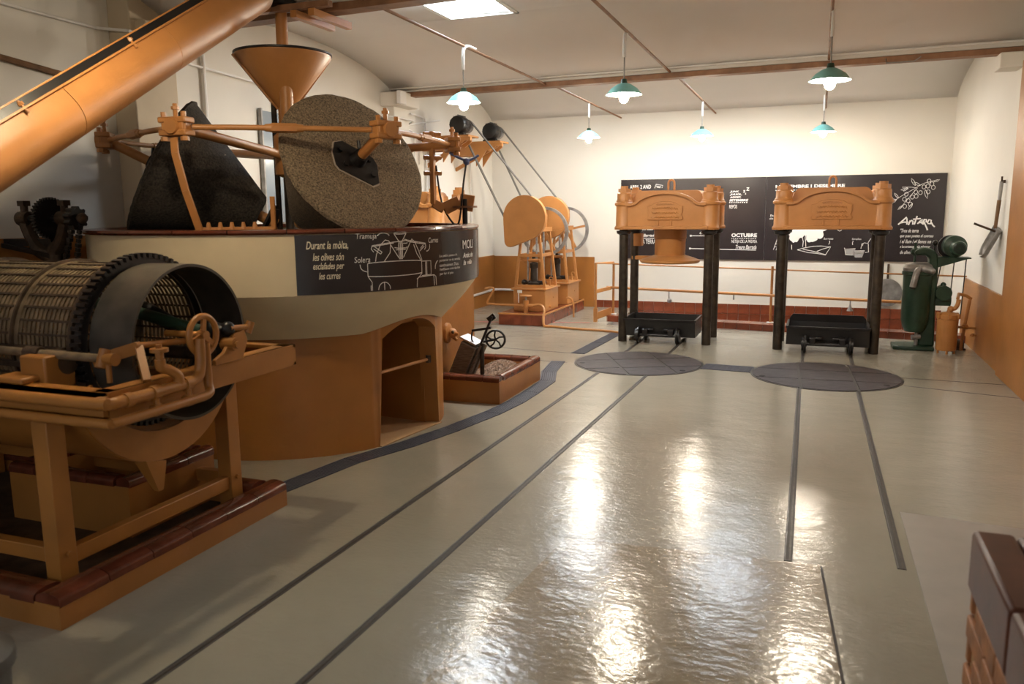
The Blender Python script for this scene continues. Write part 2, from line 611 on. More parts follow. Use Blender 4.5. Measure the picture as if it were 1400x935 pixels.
# tiled step that the railing stands on
o = sroot('trim_6')
A, B = Vector((-2.80, 11.32, 0)), Vector((XR, 10.70, 0))
MB().bar(A + Vector((0, 0.14, -0.16)), B + Vector((0, 0.14, -0.16)), 0.26, 0.46).build('step', 'grout', o)
L = (B - A).length
n_t = 27
t1 = None
for k in range(n_t):
    p = A.lerp(B, (k + 0.5) / n_t)
    for z, s, dy, tilt in ((0.035, (L / n_t - 0.005, 0.014, 0.072), 0.0, 0), (0.077, (L / n_t - 0.005, 0.25, 0.014), 0.128, 0)):
        q = MB().box((0, 0, 0), s).build('tile', 'red_tile', o)
        q.location = (p.x, p.y + dy, z)
        q.rotation_euler = (0, 0, math.atan2(B.y - A.y, B.x - A.x))

# conduits on the left wall
o = sroot('trim_7')
MB().tube([(XL + .03, 2.5, 3.03), (XL + .03, 4.9, 3.0), (XL + .25, 5.0, 2.98), (XL + .25, 5.5, 2.97), (XL + .03, 5.6, 2.9), (XL + .03, 9.2, 2.78), (XL + .18, 9.3, 2.78), (XL + .18, 9.8, 2.78), (XL + .03, 9.9, 2.74), (XL + .03, 10.9, 2.9)], 0.012).build('conduit', 'pipe_white', o)
MB().tube([(XL + .03, 3.0, 2.75), (XL + .03, 4.95, 2.575)], 0.022).build('wooden_rail', 'wood_brown', o)
MB().tube(bez([(XL + .03, 10.0, 2.9), (XL + .03, 10.35, 2.88), (XL + .03, 10.45, 2.75), (XL + .03, 10.45, 1.6)], 5), 0.012).build('conduit', 'pipe_white', o)
MB().tube(bez([(XL + .03, 9.9, 2.68), (XL + .03, 10.05, 2.66), (XL + .03, 10.1, 2.5), (XL + .03, 10.1, 1.6)], 5), 0.012).build('conduit', 'pipe_white', o)
MB().tube([(XL + .03, 6.05, 3.0), (XL + .03, 6.05, 0.9)], 0.02).build('conduit', 'pipe_white', o)
MB().tube([(XL + .03, 11.6, 0.9), (XL + .03, 11.6, 0.22), (XL + .03, 12.9, 0.25), (XL + .1, 12.95, 0.25), (-4.4, 12.95, 0.25)], 0.022).build('conduit', 'pipe_white', o)
MB().tube([(XL + .03, 12.0, 3.0), (XL + .03, 12.0, 0.86)], 0.012).build('conduit', 'pipe_white', o)
# an old chimney breast with a glazed panel behind the hopper
wp = thing('glazed_panel', 'tall glazed picture panel on the wall behind the funnel hopper', 'picture', (XL + 0.03, 7.0, 1.5))
MB().box((0, 0, 0.55), (0.02, 0.36, 1.1)).build('glass', 'glass', wp)
MB().box((0.005, 0.19, 0.55), (0.04, 0.03, 1.14)).build('frame', 'black_paint', wp)
MB().box((0.005, -0.19, 0.55), (0.04, 0.02, 1.14)).build('frame', 'grey_metal', wp)

# tie rods under the vaults
for lab, x, ya, yb, z in (('thin brown rod from the far beam past the skylight, carrying an arm lamp', -3.10, 5.2, 9.42, 3.09),
                          ('thin brown rod over the middle of the track floor, near bay', -1.62, 5.0, 9.32, 3.12),
                          ('thin rod from the far beam to the far wall above the pump flywheels', -3.02, 9.42, 12.98, 3.06),
                          ('thin rod from far beam to far wall above the press with a ram', -1.55, 9.32, 12.98, 3.06),
                          ('thin rod above the press without a ram, near bay', 0.02, 5.0, 9.2, 3.12),
                          ('thin rod above the press without a ram, far bay', 0.02, 9.2, 12.98, 3.06)):
    t = tag(MB().tube([(x, ya, z), (x, yb, z - .02)], 0.013).build('ceiling_rod', 'rust_beam'), lab, 'rod')
    t['group'] = 'rods under the vaults'


# ------------------------------------------------------------------ pendant lamps
def pendant(x, y, ztop, label, arm, zr=2.58, bulb='bulb'):
    t = thing('pendant_lamp', label, 'lamp', (x, y, ztop), 0, 'enamel pendant lamps')
    zs = zr - ztop            # shade rim height below the mount
    if arm:
        MB().tube(bez([(0, .28, 0.01), (0, .10, 0.0), (0, .01, -.05), (0, 0, -.22)], 6), 0.016).build('arm', 'pipe_white', t)
    else:
        MB().tube([(0, 0, 0), (0, 0, -.2)], 0.013).build('arm', 'pipe_white', t)
    MB().tube([(0, 0, -.18), (0, 0, zs + .12)], 0.006).build('cord', 'grey_metal', t)
    MB().cyl((0, 0, zs + .09), (0, 0, zs + .13), 0.032, 0.024).build('socket', 'green', t)
    T = Matrix.Translation((0, 0, zs))
    MB().lathe([(0.032, .095), (0.06, .085), (0.115, .05), (0.15, .008), (0.158, .0)], 28, T).build('shade', 'aqua', t)
    MB().lathe([(0.152, .001), (0.145, .006), (0.11, .045), (0.055, .078), (0.02, .082)], 28, T).build('shade_lining', 'white_enamel', t)
    MB().cyl((0, 0, zs + .02), (0, 0, zs + .085), 0.02).build('bulb_cap', 'steel', t)
    MB().sphere((0, 0, zs - .022), 0.042, 12, 8, (1, 1, 1.15)).build('bulb', bulb, t)
    return t


pendant(-3.10, 7.00, 3.09, 'aqua enamel pendant lamp on a bent white arm beside the skylight', True)
pendant(-1.63, 7.10, 3.11, 'aqua enamel pendant lamp on a white arm, hung from the middle near rod', True)
pendant(0.03, 7.00, 3.11, 'aqua enamel pendant lamp hung above the bare-topped press, near bay', False)
pendant(-3.02, 11.05, 3.05, 'aqua enamel pendant lamp in the far bay beside the pump flywheels', False)
pendant(-1.55, 11.5, 3.05, 'aqua enamel pendant lamp in the far bay over the press with a ram', False)
pendant(0.00, 11.6, 3.05, 'aqua enamel pendant lamp in the far bay over the press without a ram', False)
pendant(-2.80, 2.85, 3.40, 'aqua enamel pendant lamp over the washing drum', False, 2.72, 'bulb_dim')

# ------------------------------------------------------------------ the olive mill
MC = Vector((-3.75, 5.2, 0))
RB, RD = 1.12, 1.40           # base and basin radii
ZB, ZC, ZT = 0.80, 1.10, 1.50  # foot of the bowl, foot of the drum, rim


def pol(r, deg, z=0.0):
    return (MC.x + r * math.cos(R(deg)), MC.y + r * math.sin(R(deg)), z)


mill = thing('mill_basin', 'round cream and orange mill basin with tiled rim and arched opening', 'mill', tuple(MC))
TM = Matrix.Identity(4)
MB().lathe([(RD, ZC), (RD, ZT - .03), (RD - .10, ZT - .03), (RD - .10, ZT - .10)], 96, TM).build('drum_wall', 'cream', mill)
MB().lathe([(0.05, 1.41), (RD - .10, 1.41), (RD - .10, 1.44), (0.05, 1.44)], 64, TM).build('milling_bed', 'stone_dark', mill)
# glazed rim tiles, one by one
seg = 26
rim = MB().lathe([(RD - .12, ZT - .03), (RD + .012, ZT - .03), (RD + .022, ZT - .018), (RD + .018, ZT - .004), (RD, ZT), (RD - .12, ZT)], 5, TM,
                 0, 360 / seg - 0.25, closed_prof=True).build('rim_tile', 'brown_tile', mill)
for k in range(1, seg):
    share(rim, mill, (0, 0, random.uniform(-.0015, .0015)), (0, 0, R(360 / seg * k)))
# bowl and base with an arched opening towards the track
OA, OB = -27.0, 10.5


def arch_h(a):
    t = (a - OA) / (OB - OA)
    if t <= 0 or t >= 1:
        return 0.0
    return (1 - abs(2 * t - 1) ** 2.6) ** 0.7


def bowl_foot(a):
    t = (a - OA + 6) / (OB - OA + 12)
    return ZB + (0.07 * math.sin(math.pi * t) ** 1.2 if 0 < t < 1 else 0)


def opening_z(a):
    return 0.70 + (bowl_foot(a) - 0.72) * arch_h(a)


angs = [-180 + 3 * k for k in range(121)]
angs = sorted(set([a for a in angs if not OA < a < OB] + [OA + (OB - OA) * k / 16 for k in range(17)]))
m = MB()
for a in angs:
    zf = bowl_foot(a)
    rf = RB + 0.015
    for q in range(7):
        u = q / 6
        r = rf + (RD - rf) * (u ** 1.25) + 0.035 * math.sin(math.pi * u)
        m.v.append((r * math.cos(R(a)), r * math.sin(R(a)), zf + (ZC - zf) * u))
for i in range(len(angs) - 1):
    for q in range(6):
        m.f.append((i * 7 + q, i * 7 + 7 + q, i * 7 + 8 + q, i * 7 + 1 + q))
m.build('bowl', 'cream', mill)
m = MB()
for a in angs:
    inside = OA < a < OB
    zb = opening_z(a) if inside else (0.0)
    for r in (RB, RB - 0.13):
        m.v += [(r * math.cos(R(a)), r * math.sin(R(a)), zb), (r * math.cos(R(a)), r * math.sin(R(a)), bowl_foot(a) + .02)]
for i in range(len(angs) - 1):
    o = i * 4
    a, b = angs[i], angs[i + 1]
    q0, q1 = o, o + 4
    if (a <= OA and b <= OA) or (a >= OB and b >= OB) or (a >= OA and b <= OB):
        m.f += [(q0, q1, q1 + 1, q0 + 1), (q0 + 2, q0 + 3, q1 + 3, q1 + 2), (q0, q0 + 2, q1 + 2, q1)]
# jamb faces
for aj in (OA, OB):
    i = min(range(len(angs)), key=lambda k: abs(angs[k] - aj))
    o = i * 4
    m.f.append((o, o + 1, o + 3, o + 2))
m.build('base', 'orange_wall', mill)
# passage inside the opening
p0, p1 = Vector(pol(RB - .10, OA)), Vector(pol(RB - .10, OB))
q0, q1 = p0 + Vector((-0.75, 0.25, 0)), p1 + Vector((-0.85, 0.1, 0))
m = MB()
for a, b in ((p0, q0), (p1, q1), (q0, q1)):
    m.bar((a.x, a.y, 0.42), (b.x, b.y, 0.42), 0.04, 0.84)
m.build('passage_wall', 'orange_wall', mill, world=True)
MB().prism([(p0.x, p0.y), (p1.x, p1.y), (q1.x, q1.y), (q0.x, q0.y)], 'z', 0.80, 0.84).build('passage_roof', 'orange_wall', mill, world=True)
MB().prism([(p.x, p.y) for p in (Vector(pol(RB + .02, OA)), Vector(pol(RB + .02, OB)), q1, q0)], 'z', 0.001, 0.008).build('passage_floor', 'mortar', mill, world=True)
MB().tube([pol(RB - .06, OA + 1, .50), pol(RB - .06, OB - 1.5, .50)], 0.012).build('cross_bar', 'orange', mill, world=True)
MB().cyl(pol(RB - .06, OB - 2, .475), pol(RB - .06, OB - 2, .53), .02).build('bracket', 'rust_iron', mill, world=True)
# square housing built onto the back of the base
MB().box((-3.70, 6.62, 0.53), (1.30, 0.86, 1.06)).build('housing', 'orange_wall', mill, world=True, bev=0.01)

# printed panel bent round the drum
RSG = RD + 0.012
A_L, A_R = -53.8, 26.0         # panel limits as angles on the drum
ZP0, ZP1 = ZC + .005, ZT - .035
sign = thing('mill_sign', 'dark printed panel with white mill drawing, curved round the mill basin', 'sign', tuple(MC))
MB().lathe([(RSG - .010, ZP0), (RSG, ZP0), (RSG, ZP1), (RSG - .010, ZP1)], 60, TM, A_L, A_R, closed_prof=True).build('panel', 'board', sign)
MB().lathe([(RSG - .012, ZP0), (RSG + .006, ZP0), (RSG + .006, ZP1), (RSG - .012, ZP1)], 1, TM, A_R, A_R + .8, closed_prof=True).build('edge_strip', 'steel', sign)
S_LEN = RD * R(A_R - A_L)


def on_drum(s, z):             # s metres from the panel's left edge
    a = R(A_L) + s / RD
    return Vector(((RSG + .003) * math.cos(a), (RSG + .003) * math.sin(a), z))


for s_, x, z, wd, ht in (('Durant la mòlta,', .064, 1.372, .251, .055), ('les olives són', .10, 1.310, .186, .046), ('esclafades per', .10, 1.245, .186, .054), ('les curres', .131, 1.197, .130, .042)):
    lettering(sign, s_, x, z, wd, ht, on_drum, 'chalk_cream', 0.28, 0.012)
for s_, x, z, wd, ht in (('Tramuja', .365, 1.425, .135, .044), ('Solera', .350, 1.290, .103, .036), ('Curres', .907, 1.395, .095, .034)):
    lettering(sign, s_, x, z, wd, ht, on_drum, 'chalk', 0.12)
for k, s_ in enumerate(('La pedra passa a la', 'posterior on és remolta', 'contínuament. D\'ara', 'l\'enfilauen amb tija fins', 'per fer el pou')):
    lettering(sign, s_, 1.014, 1.290 - k * .030, (.22, .262, .235, .255, .16)[k], .022, on_drum, 'chalk')
lettering(sign, 'MOLI', 1.325, 1.335, .215, .062, on_drum, 'chalk')
lettering(sign, 'Antic de', 1.325, 1.272, .21, .036, on_drum, 'chalk', 0.3, .01)
lettering(sign, 'la vila', 1.330, 1.222, .17, .034, on_drum, 'chalk', 0.3, .01)
strokes(sign, [arc(.670, 1.466, .048, .007, 0, 360), [(.622, 1.466), (.634, 1.447), (.660, 1.412)], [(.718, 1.466), (.706, 1.447), (.682, 1.412)],
               [(.66, 1.412), (.655, 1.39), (.66, 1.30)], [(.682, 1.412), (.687, 1.39), (.682, 1.30)], [(.668, 1.41), (.668, 1.30)], [(.675, 1.41), (.675, 1.30)],
               [(.468, 1.392), (.62, 1.41), (.73, 1.418)], [(.468, 1.386), (.62, 1.404)], [(.73, 1.41), (.876, 1.388)], [(.73, 1.418), (.878, 1.394)],
               [(.468, 1.392), (.462, 1.37), (.478, 1.352)], [(.478, 1.372), (.525, 1.338)], [(.486, 1.384), (.535, 1.35)], [(.525, 1.338), (.535, 1.35)],
               [(.878, 1.392), (.88, 1.37), (.868, 1.352)], [(.868, 1.376), (.825, 1.345)], [(.858, 1.384), (.832, 1.362)],
               [(.488, 1.293), (.495, 1.335), (.525, 1.395), (.56, 1.425), (.585, 1.418), (.597, 1.40)], [(.597, 1.40), (.592, 1.345), (.548, 1.291)], [(.600, 1.39), (.655, 1.31)],
               [(.745, 1.40), (.761, 1.426), (.785, 1.405), (.815, 1.35), (.843, 1.286)], [(.745, 1.40), (.69, 1.31)], [(.775, 1.39), (.80, 1.33), (.832, 1.288)],
               [(.625, 1.375), (.655, 1.37), (.715, 1.37), (.722, 1.378)], [(.635, 1.36), (.71, 1.362)], [(.700, 1.425), (.725, 1.42), (.722, 1.40), (.69, 1.40)],
               arc(.637, 1.281, .203, .009, 0, 180), [(.434, 1.281), (.434, 1.203), (.46, 1.165), (.46, 1.112)], [(.84, 1.281), (.84, 1.20), (.80, 1.165), (.795, 1.112)],
               arc(.637, 1.206, .203, .010, 180, 360), [(.84, 1.279), (.925, 1.277), (.925, 1.187), (.84, 1.184)], [(.875, 1.275), (.875, 1.185)], [(.885, 1.275), (.885, 1.185)],
               [(.452, 1.145), (.452, 1.112)], arc(.545, 1.115, .042, .046, 0, 180), [(.545, 1.16), (.545, 1.112)],
               [(.795, 1.165), (.812, 1.176), (.955, 1.182), (.972, 1.17), (.975, 1.112)], [(.95, 1.18), (.955, 1.112)],
               bez([(.505, 1.452), (.53, 1.468), (.57, 1.465), (.59, 1.452)], 4), bez([(.385, 1.278), (.39, 1.255), (.405, 1.24), (.428, 1.232)], 4),
               bez([(.918, 1.385), (.915, 1.36), (.90, 1.345), (.885, 1.342)], 4), bez([(.995, 1.275), (.978, 1.26), (.968, 1.24), (.968, 1.22)], 4)],
        .0045, on_drum, 'chalk')

# ---- conical millstones rolling on the bed
ALPHA, GEN, ZBED = 28.0, 1.15, 1.445
R_FACE, AX_L = GEN * math.sin(R(ALPHA)), GEN * math.cos(R(ALPHA))


def stone_frame(phi):
    a = Vector((math.cos(R(phi)) * math.cos(R(ALPHA)), math.sin(R(phi)) * math.cos(R(ALPHA)), math.sin(R(ALPHA))))
    e1 = Vector((-math.sin(R(phi)), math.cos(R(phi)), 0))
    e2 = a.cross(e1)
    if e2.z < 0:
        e2 = -e2
    M = Matrix((e1, e2, a)).transposed().to_4x4()
    M.translation = Vector((0, 0, ZBED + .012))
    return M, a


def millstone(phi, label, mname, seed):
    rnd = random.Random(seed)
    t = thing('millstone', label, 'millstone', tuple(MC), 0, 'conical millstones on the mill bed')
    M, a = stone_frame(phi)
    n = 72
    prof = []
    for s in (0.30, 0.31, 0.40, 0.55, 0.70, 0.85, 1.0, 1.11):
        prof.append((s * math.sin(R(ALPHA)), s * math.cos(R(ALPHA))))
    prof[0] = (prof[0][0] - .02, prof[0][1])
    prof += [(R_FACE - .004, AX_L - .028), (R_FACE - .012, AX_L - .008), (R_FACE - .03, AX_L), (R_FACE * .6, AX_L + .004), (R_FACE * .3, AX_L + .006), (0.002, AX_L + .006)]
    prof = [(0.002, prof[0][1])] + prof
    m = MB()
    k = len(prof)
    for i in range(n):
        c = 1 + rnd.uniform(-.008, .004)
        for r, z in prof:
            f = c if r > R_FACE * .9 else 1
            t_ = 2 * math.pi * i / n
            m.v.append(tuple(M @ Vector((r * f * math.cos(t_), r * f * math.sin(t_), z + rnd.uniform(-.002, .002)))))
    for i in range(n):
        j = (i + 1) % n
        for q in range(k - 1):
            m.f.append((i * k + q, j * k + q, j * k + q + 1, i * k + q + 1))
    m.build('stone', mname, t)
    # iron plate bolted to the outer face
    sq = []
    for (x, y) in ((-.145, .05), (-.115, .115), (-.06, .125), (.115, .02), (.13, -.03), (.10, -.15), (.055, -.165), (-.135, -.06), (-.15, -.03)):
        sq.append((x * 1.15, y * 1.15))
    pl = MB().prism(sq, 'z', AX_L + .002, AX_L + .022, M).build('hub_plate', 'iron', t)
    ol = [(x * 1.05, y * 1.05) for x, y in sq]
    MB().prism(ol, 'z', AX_L + .001, AX_L + .012, M).build('plate_bedding', 'grout', t)
    for (x, y) in ((-.11, .075), (-.105, -.035), (.085, -.115), (.09, .0)):
        MB().cyl(M @ Vector((x, y, AX_L + .018)), M @ Vector((x, y, AX_L + .038)), .018, n=6).build('bolt', 'iron', pl)
    MB().cyl(M @ Vector((0, 0, AX_L + .01)), M @ Vector((0, 0, AX_L + .09)), .062, .048, 20).build('hub', 'iron', t)
    MB().cyl(M @ Vector((.0, .05, AX_L + .08)), M @ Vector((0, .10, AX_L + .10)), .012, n=8).build('grease_cup', 'iron', t)
    MB().cyl(M @ Vector((0, 0, AX_L + .05)), M @ Vector((0, 0, 1.40)), .034, n=18).build('axle', 'orange', t)
    MB().cyl(M @ Vector((0, 0, .12)), M @ Vector((0, 0, .30)), .04, n=14).build('inner_axle', 'orange', t)
    return t


millstone(-25, 'speckled brown conical millstone showing its round face and iron plate', 'stone', 1)
millstone(-145, 'dark conical millstone seen side-on beside the sloping conveyor tube', 'stone_dark', 2)
millstone(95, 'dark conical millstone behind the one with the speckled round face', 'stone_dark', 3)

# ---- rods and clamps that drive the stones round
fr = thing('mill_drive_frame', 'orange rod frame with clamps linking the millstones', 'frame', tuple(MC))
RN, ZN = 1.25, 2.115


def nd(deg, dr=0.0, dz=0.0):
    return Vector((math.cos(R(deg)) * (RN + dr), math.sin(R(deg)) * (RN + dr), ZN + dz))


def clamp(deg, main):
    """bolted clamp block, its long side along the ring"""
    M = Matrix.Translation(nd(deg)) @ Matrix.Rotation(R(deg + 90), 4, 'Z')
    m = MB()
    for dz in (-.038, .038):
        m.box((0, 0, dz), (.19, .10, .035), M=M)
    m.box((-.055, 0, 0), (.045, .085, .09), M=M)
    m.box((.055, 0, 0), (.045, .085, .09), M=M)
    c = m.build('clamp', 'orange', fr, bev=.008)
    m = MB()
    m.lathe([(.001, .062), (.045, .062), (.05, .05), (.05, -.05), (.001, -.05)], 20, M @ Matrix.Rotation(R(90), 4, 'X'))
    m.build('boss', 'orange', c)
    for dx in (-.07, .07):
        q = M @ Vector((dx, -.02, -.08))
        MB().cyl(q, M @ Vector((dx, -.02, .085)), .016, n=6).build('bolt', 'orange', c)
        MB().cyl(M @ Vector((dx, -.02, -.085)), M @ Vector((dx, -.02, -.06)), .026, n=6).build('nut', 'orange', c)
    MB().cyl(M @ Vector((0, 0, .05)), M @ Vector((0, 0, .135)), .014, n=8).build('stud', 'orange', c)
    MB().cyl(M @ Vector((0, 0, .10)), M @ Vector((0, 0, .118)), .024, n=6).build('nut', 'orange', c)


for d in (-25, 95, -145, -85, 35, 155):
    clamp(d, d in (-25, 95, -145))
for d in (-145, -85, -25, 35, 95, 155):
    a, b = nd(d), nd(d + 60)
    dr = (b - a).normalized()
    pa, pb = a + dr * .09, b - dr * .09
    mid = (pa + pb) / 2
    out = Vector((mid.x, mid.y, 0)).normalized()
    pts = [pa, pa + dr * .10, pa + dr * .26 + out * .02, mid + out * .02, pb - dr * .26 + out * .02, pb - dr * .10, pb]
    rd = MB().tube(bez(pts, 4), .0175, 10).build('tie_rod', 'orange', fr)
    m = MB().cyl(mid + out * .02 - dr * .075, mid + out * .02 + dr * .075, .030, n=6)
    for sg in (-1, 1):
        m.cyl(mid + out * .02 + dr * .075 * sg, mid + out * .02 + dr * .115 * sg, .026, .022, n=12)
    m.build('turnbuckle', 'orange', rd)
for d in (-85, 35, 155):
    c = nd(d)
    MB().cyl(c, (0, 0, ZN - .10), .032, n=14).build('radial_arm', 'orange', fr)
MB().cyl((0, 0, ZBED), (0, 0, 2.30), .045, n=18).build('shaft', 'post_steel', fr)
MB().lathe([(.05, 1.86), (.10, 1.88), (.10, 2.16), (.06, 2.20), (.05, 2.34)], 20).build('centre_hub', 'orange', fr)
# scraper hung from the clamp facing the washing drum
st = [nd(-84, .06, -.07), nd(-83.5, .075, -.16), nd(-82, .05, -.38), nd(-80, .0, -.62)]
m = MB()
for a, b in zip(st, st[1:]):
    m.bar(a, b, .045, .014, up=(math.cos(R(-84)), math.sin(R(-84)), 0))
m.build('scraper_strap', 'orange', fr)
sa, sb = nd(-80, .0, -.615), nd(-60, -.16, -.615)
scr = MB().bar(sa, sb, .02, .03).bar(sb, sb + Vector((0, 0, .2)), .03, .012).build('scraper_bar', 'orange', fr)
for k in range(5):
    q = sa.lerp(sb, .12 + .155 * k)
    MB().cyl(q, q + Vector((0, 0, .045)), .019, .009, 8).build('lug', 'orange', scr)
MB().bar(sb + Vector((-.12, .05, -.01)), sb + Vector((-.0, .02, .14)), .03, .02).bar(sb + Vector((-.04, .05, -.03)), sb + Vector((.02, .02, .12)), .02, .02).build('scraper_blade', 'iron', fr)
# sweep arm on the far side
q = nd(35, -.16)
m = MB().bar(q + Vector((0, 0, .10)), q + Vector((.0, 0, -.46)), .05, .035, up=(1, 0, 0))
m.build('sweep_strap', 'orange', fr, bev=.006)
for dz in (.08, -.10, -.22):
    MB().cyl(q + Vector((-.05, -.05, dz)), q + Vector((.05, .05, dz)), .018, n=6).build('bolt', 'orange', fr)
m = MB()
for a, b, ht in ((q + Vector((0, 0, -.45)), q + Vector((.06, .06, -.50)), .07), (q + Vector((.06, .06, -.50)), q + Vector((.16, .14, -.44)), .10), (q + Vector((.16, .14, -.44)), q + Vector((.26, .2, -.46)), .13)):
    m.bar(a, b, .03, ht)
m.build('sweep_plate', 'orange', fr, bev=.006)
MB().cyl(q + Vector((.20, .16, -.49)), q + Vector((.20, .16, -.475)), .10, n=24).build('sweep_disc', 'rust_beam', fr)
MB().cyl(q + Vector((.20, .16, -.72)), q + Vector((.20, .16, -.42)), .022, n=10).build('sweep_leg', 'iron', fr)
MB().tube(bez([q + Vector((.02, .02, -.16)), q + Vector((.05, .05, -.45)), q + Vector((.13, .1, -.62)), q + Vector((.17, .12, -.58)), q + Vector((.2, .14, -.30)), q + Vector((.22, .16, -.13))], 5), .008).build('cord', 'iron', fr)
MB().sphere(q + Vector((.22, .16, -.13)), .028, 8, 6).tube(bez([q + Vector((.10, .10, -.06)), q + Vector((.22, .16, -.12)), q + Vector((.30, .22, -.08))], 4), .01).build('knotted_cloth', 'blue_cloth', fr)

# ---- funnel hopper over the centre with its feed pipe
hp = thing('hopper', 'orange sheet metal funnel hopper above the millstones', 'hopper', tuple(MC))
MB().lathe([(.052, 2.36), (.345, 2.72), (.348, 2.75), (.338, 2.75), (.333, 2.725), (.045, 2.37)], 48).build('funnel', 'orange', hp)
MB().lathe([(.344, 2.735), (.354, 2.74), (.354, 2.752), (.342, 2.755)], 48).build('rim_wire', 'iron', hp)
for d in (-36 + 180 + 84, -36 + 180 + 276):
    c, s_ = math.cos(R(d)), math.sin(R(d))
    MB().bar((.06 * c, .06 * s_, 2.355), (.36 * c, .36 * s_, 2.725), .03, .012).build('seam_strap', 'orange', hp)
MB().cyl((0, 0, 2.14), (0, 0, 2.40), .056, n=18).build('outlet', 'orange', hp)
c, s_ = math.cos(R(-50)), math.sin(R(-50))
MB().cyl((.12 * c, .12 * s_, 2.26), (.12 * c, .12 * s_, 2.50), .048, n=18).sphere((.12 * c, .12 * s_, 2.50), .048, 16, 8).build('side_spout', 'orange', hp)
MB().bar((-.07, -.05, 1.46), (-.07, -.05, 2.55), .035, .02).build('support_post', 'post_steel', hp)

# ---- sloping screw conveyor in a round-bottomed trough
P1, P0 = Vector((-3.70, 4.68, 3.007)), Vector((-3.576, 2.75, 1.895))
dv = (P1 - P0).normalized()
P0 = P0 - dv * 2.2
P1 = P1 + dv * .20
cv = thing('screw_conveyor', 'long orange tube conveyor rising over the mill to the ceiling', 'conveyor', tuple(P0))
sv = dv.cross(Vector((0, 0, 1))).normalized()
nv = sv.cross(dv)
ROLL = R(29)
sv, nv = sv * math.cos(ROLL) + nv * math.sin(ROLL), nv * math.cos(ROLL) - sv * math.sin(ROLL)
LEN = (P1 - P0).length


def cvp(l, s_, n_):
    return dv * l + sv * s_ + nv * n_


rt = 0.145
prof = [(-rt - .02, .075), (-rt - .02, .065), (-rt, .065)] + [(rt * math.cos(R(a)), rt * math.sin(R(a))) for a in range(180, 361, 10)] + [(rt, .065), (rt + .02, .065), (rt + .02, .075)]
segs = [0, .9, 1.8, 2.62, 3.5, LEN]
for a, b in zip(segs, segs[1:]):
    m = MB()
    n = len(prof)
    m.v += [tuple(cvp(a + .002, *p)) for p in prof] + [tuple(cvp(b - .002, *p)) for p in prof]
    m.f += [(i, (i + 1) % n, n + (i + 1) % n, n + i) for i in range(n)] + [tuple(range(n)), tuple(range(2 * n - 1, n - 1, -1))]
    m.build('trough_section', 'orange', cv)
for s0, s1, h0, h1, mn, nm in ((-rt - .012, rt + .012, .075, .115, 'black_paint', 'lid_seal'), (-rt - .016, rt + .016, .115, .123, 'orange', 'lid')):
    vs = [cvp(l, s_, h) for l in (0, LEN) for s_ in (s0, s1) for h in (h0, h1)]
    MB().add(vs, [(0, 1, 3, 2), (4, 6, 7, 5), (0, 4, 5, 1), (2, 3, 7, 6), (0, 2, 6, 4), (1, 5, 7, 3)]).build(nm, mn, cv)
for l in (1.0, 2.35, 3.2, 4.3):
    m = MB().cyl(cvp(l, rt + .012, .045), cvp(l, rt + .012, .11), .008, n=8)
    m.cyl(cvp(l, rt + .012, .085), cvp(l, rt + .012, .10), .016, n=6)
    m.build('lid_bolt', 'orange', cv)
# feed head and pipe down into the hopper
hd = P1 - P0
top = MC - P0
MB().cyl(top + Vector((0, 0, 2.66)), top + Vector((0, 0, 3.12)), .043, n=20).build('feed_pipe', 'orange', cv)
MB().lathe([(.04, 3.045), (.085, 3.055), (.10, 3.07), (.115, 3.085), (.115, 3.12), (.04, 3.12)], 20, Matrix.Translation(top)).build('feed_flange', 'black_paint', cv)
MB().bar(top + Vector((-.16, -.16, 3.04)), top + Vector((-.03, -.03, 3.08)), .10, .08).build('bearing_block', 'orange', cv, bev=.01)
MB().box(top + Vector((.17, .16, 3.0)), (.05, .50, .05)).build('carrier_beam', 'orange', cv)
MB().box(top + Vector((.32, .16, 3.0)), (.05, .50, .05)).build('carrier_beam', 'orange', cv)
MB().box(top + Vector((.16, -.06, 3.05)), (.60, .06, .04)).build('carrier_beam', 'rust_beam', cv)

# ------------------------------------------------------------------ curbs with glazed coping
def coping(parent, a, b, z, n, mname='brown_tile', wd=.13):
    """a row of half-round coping tiles from a to b (world points)"""
    a, b = Vector((*a, z)), Vector((*b, z))
    d = (b - a) / n
    src = None
    prof = [(-wd / 2, -.012), (-wd / 2, .012)] + [(-wd / 2 * math.cos(R(t)), .012 + .026 * math.sin(R(t))) for t in range(20, 180, 20)] + [(wd / 2, .012), (wd / 2, -.012)]
    L_ = d.length / 2 - .0025
    o = Vector(parent['_o'])
    for k in range(n):
        p = a + d * (k + .5) - o + Vector((0, 0, random.uniform(-.002, .002)))
        rot = (0, 0, math.atan2(d.y, d.x) + random.uniform(-.006, .006))
        if src is None:
            src = MB().prism(prof, 'x', -L_, L_).build('coping_tile', mname, parent)
            src.location, src.rotation_euler = p, rot
        else:
            share(src, parent, p, rot)


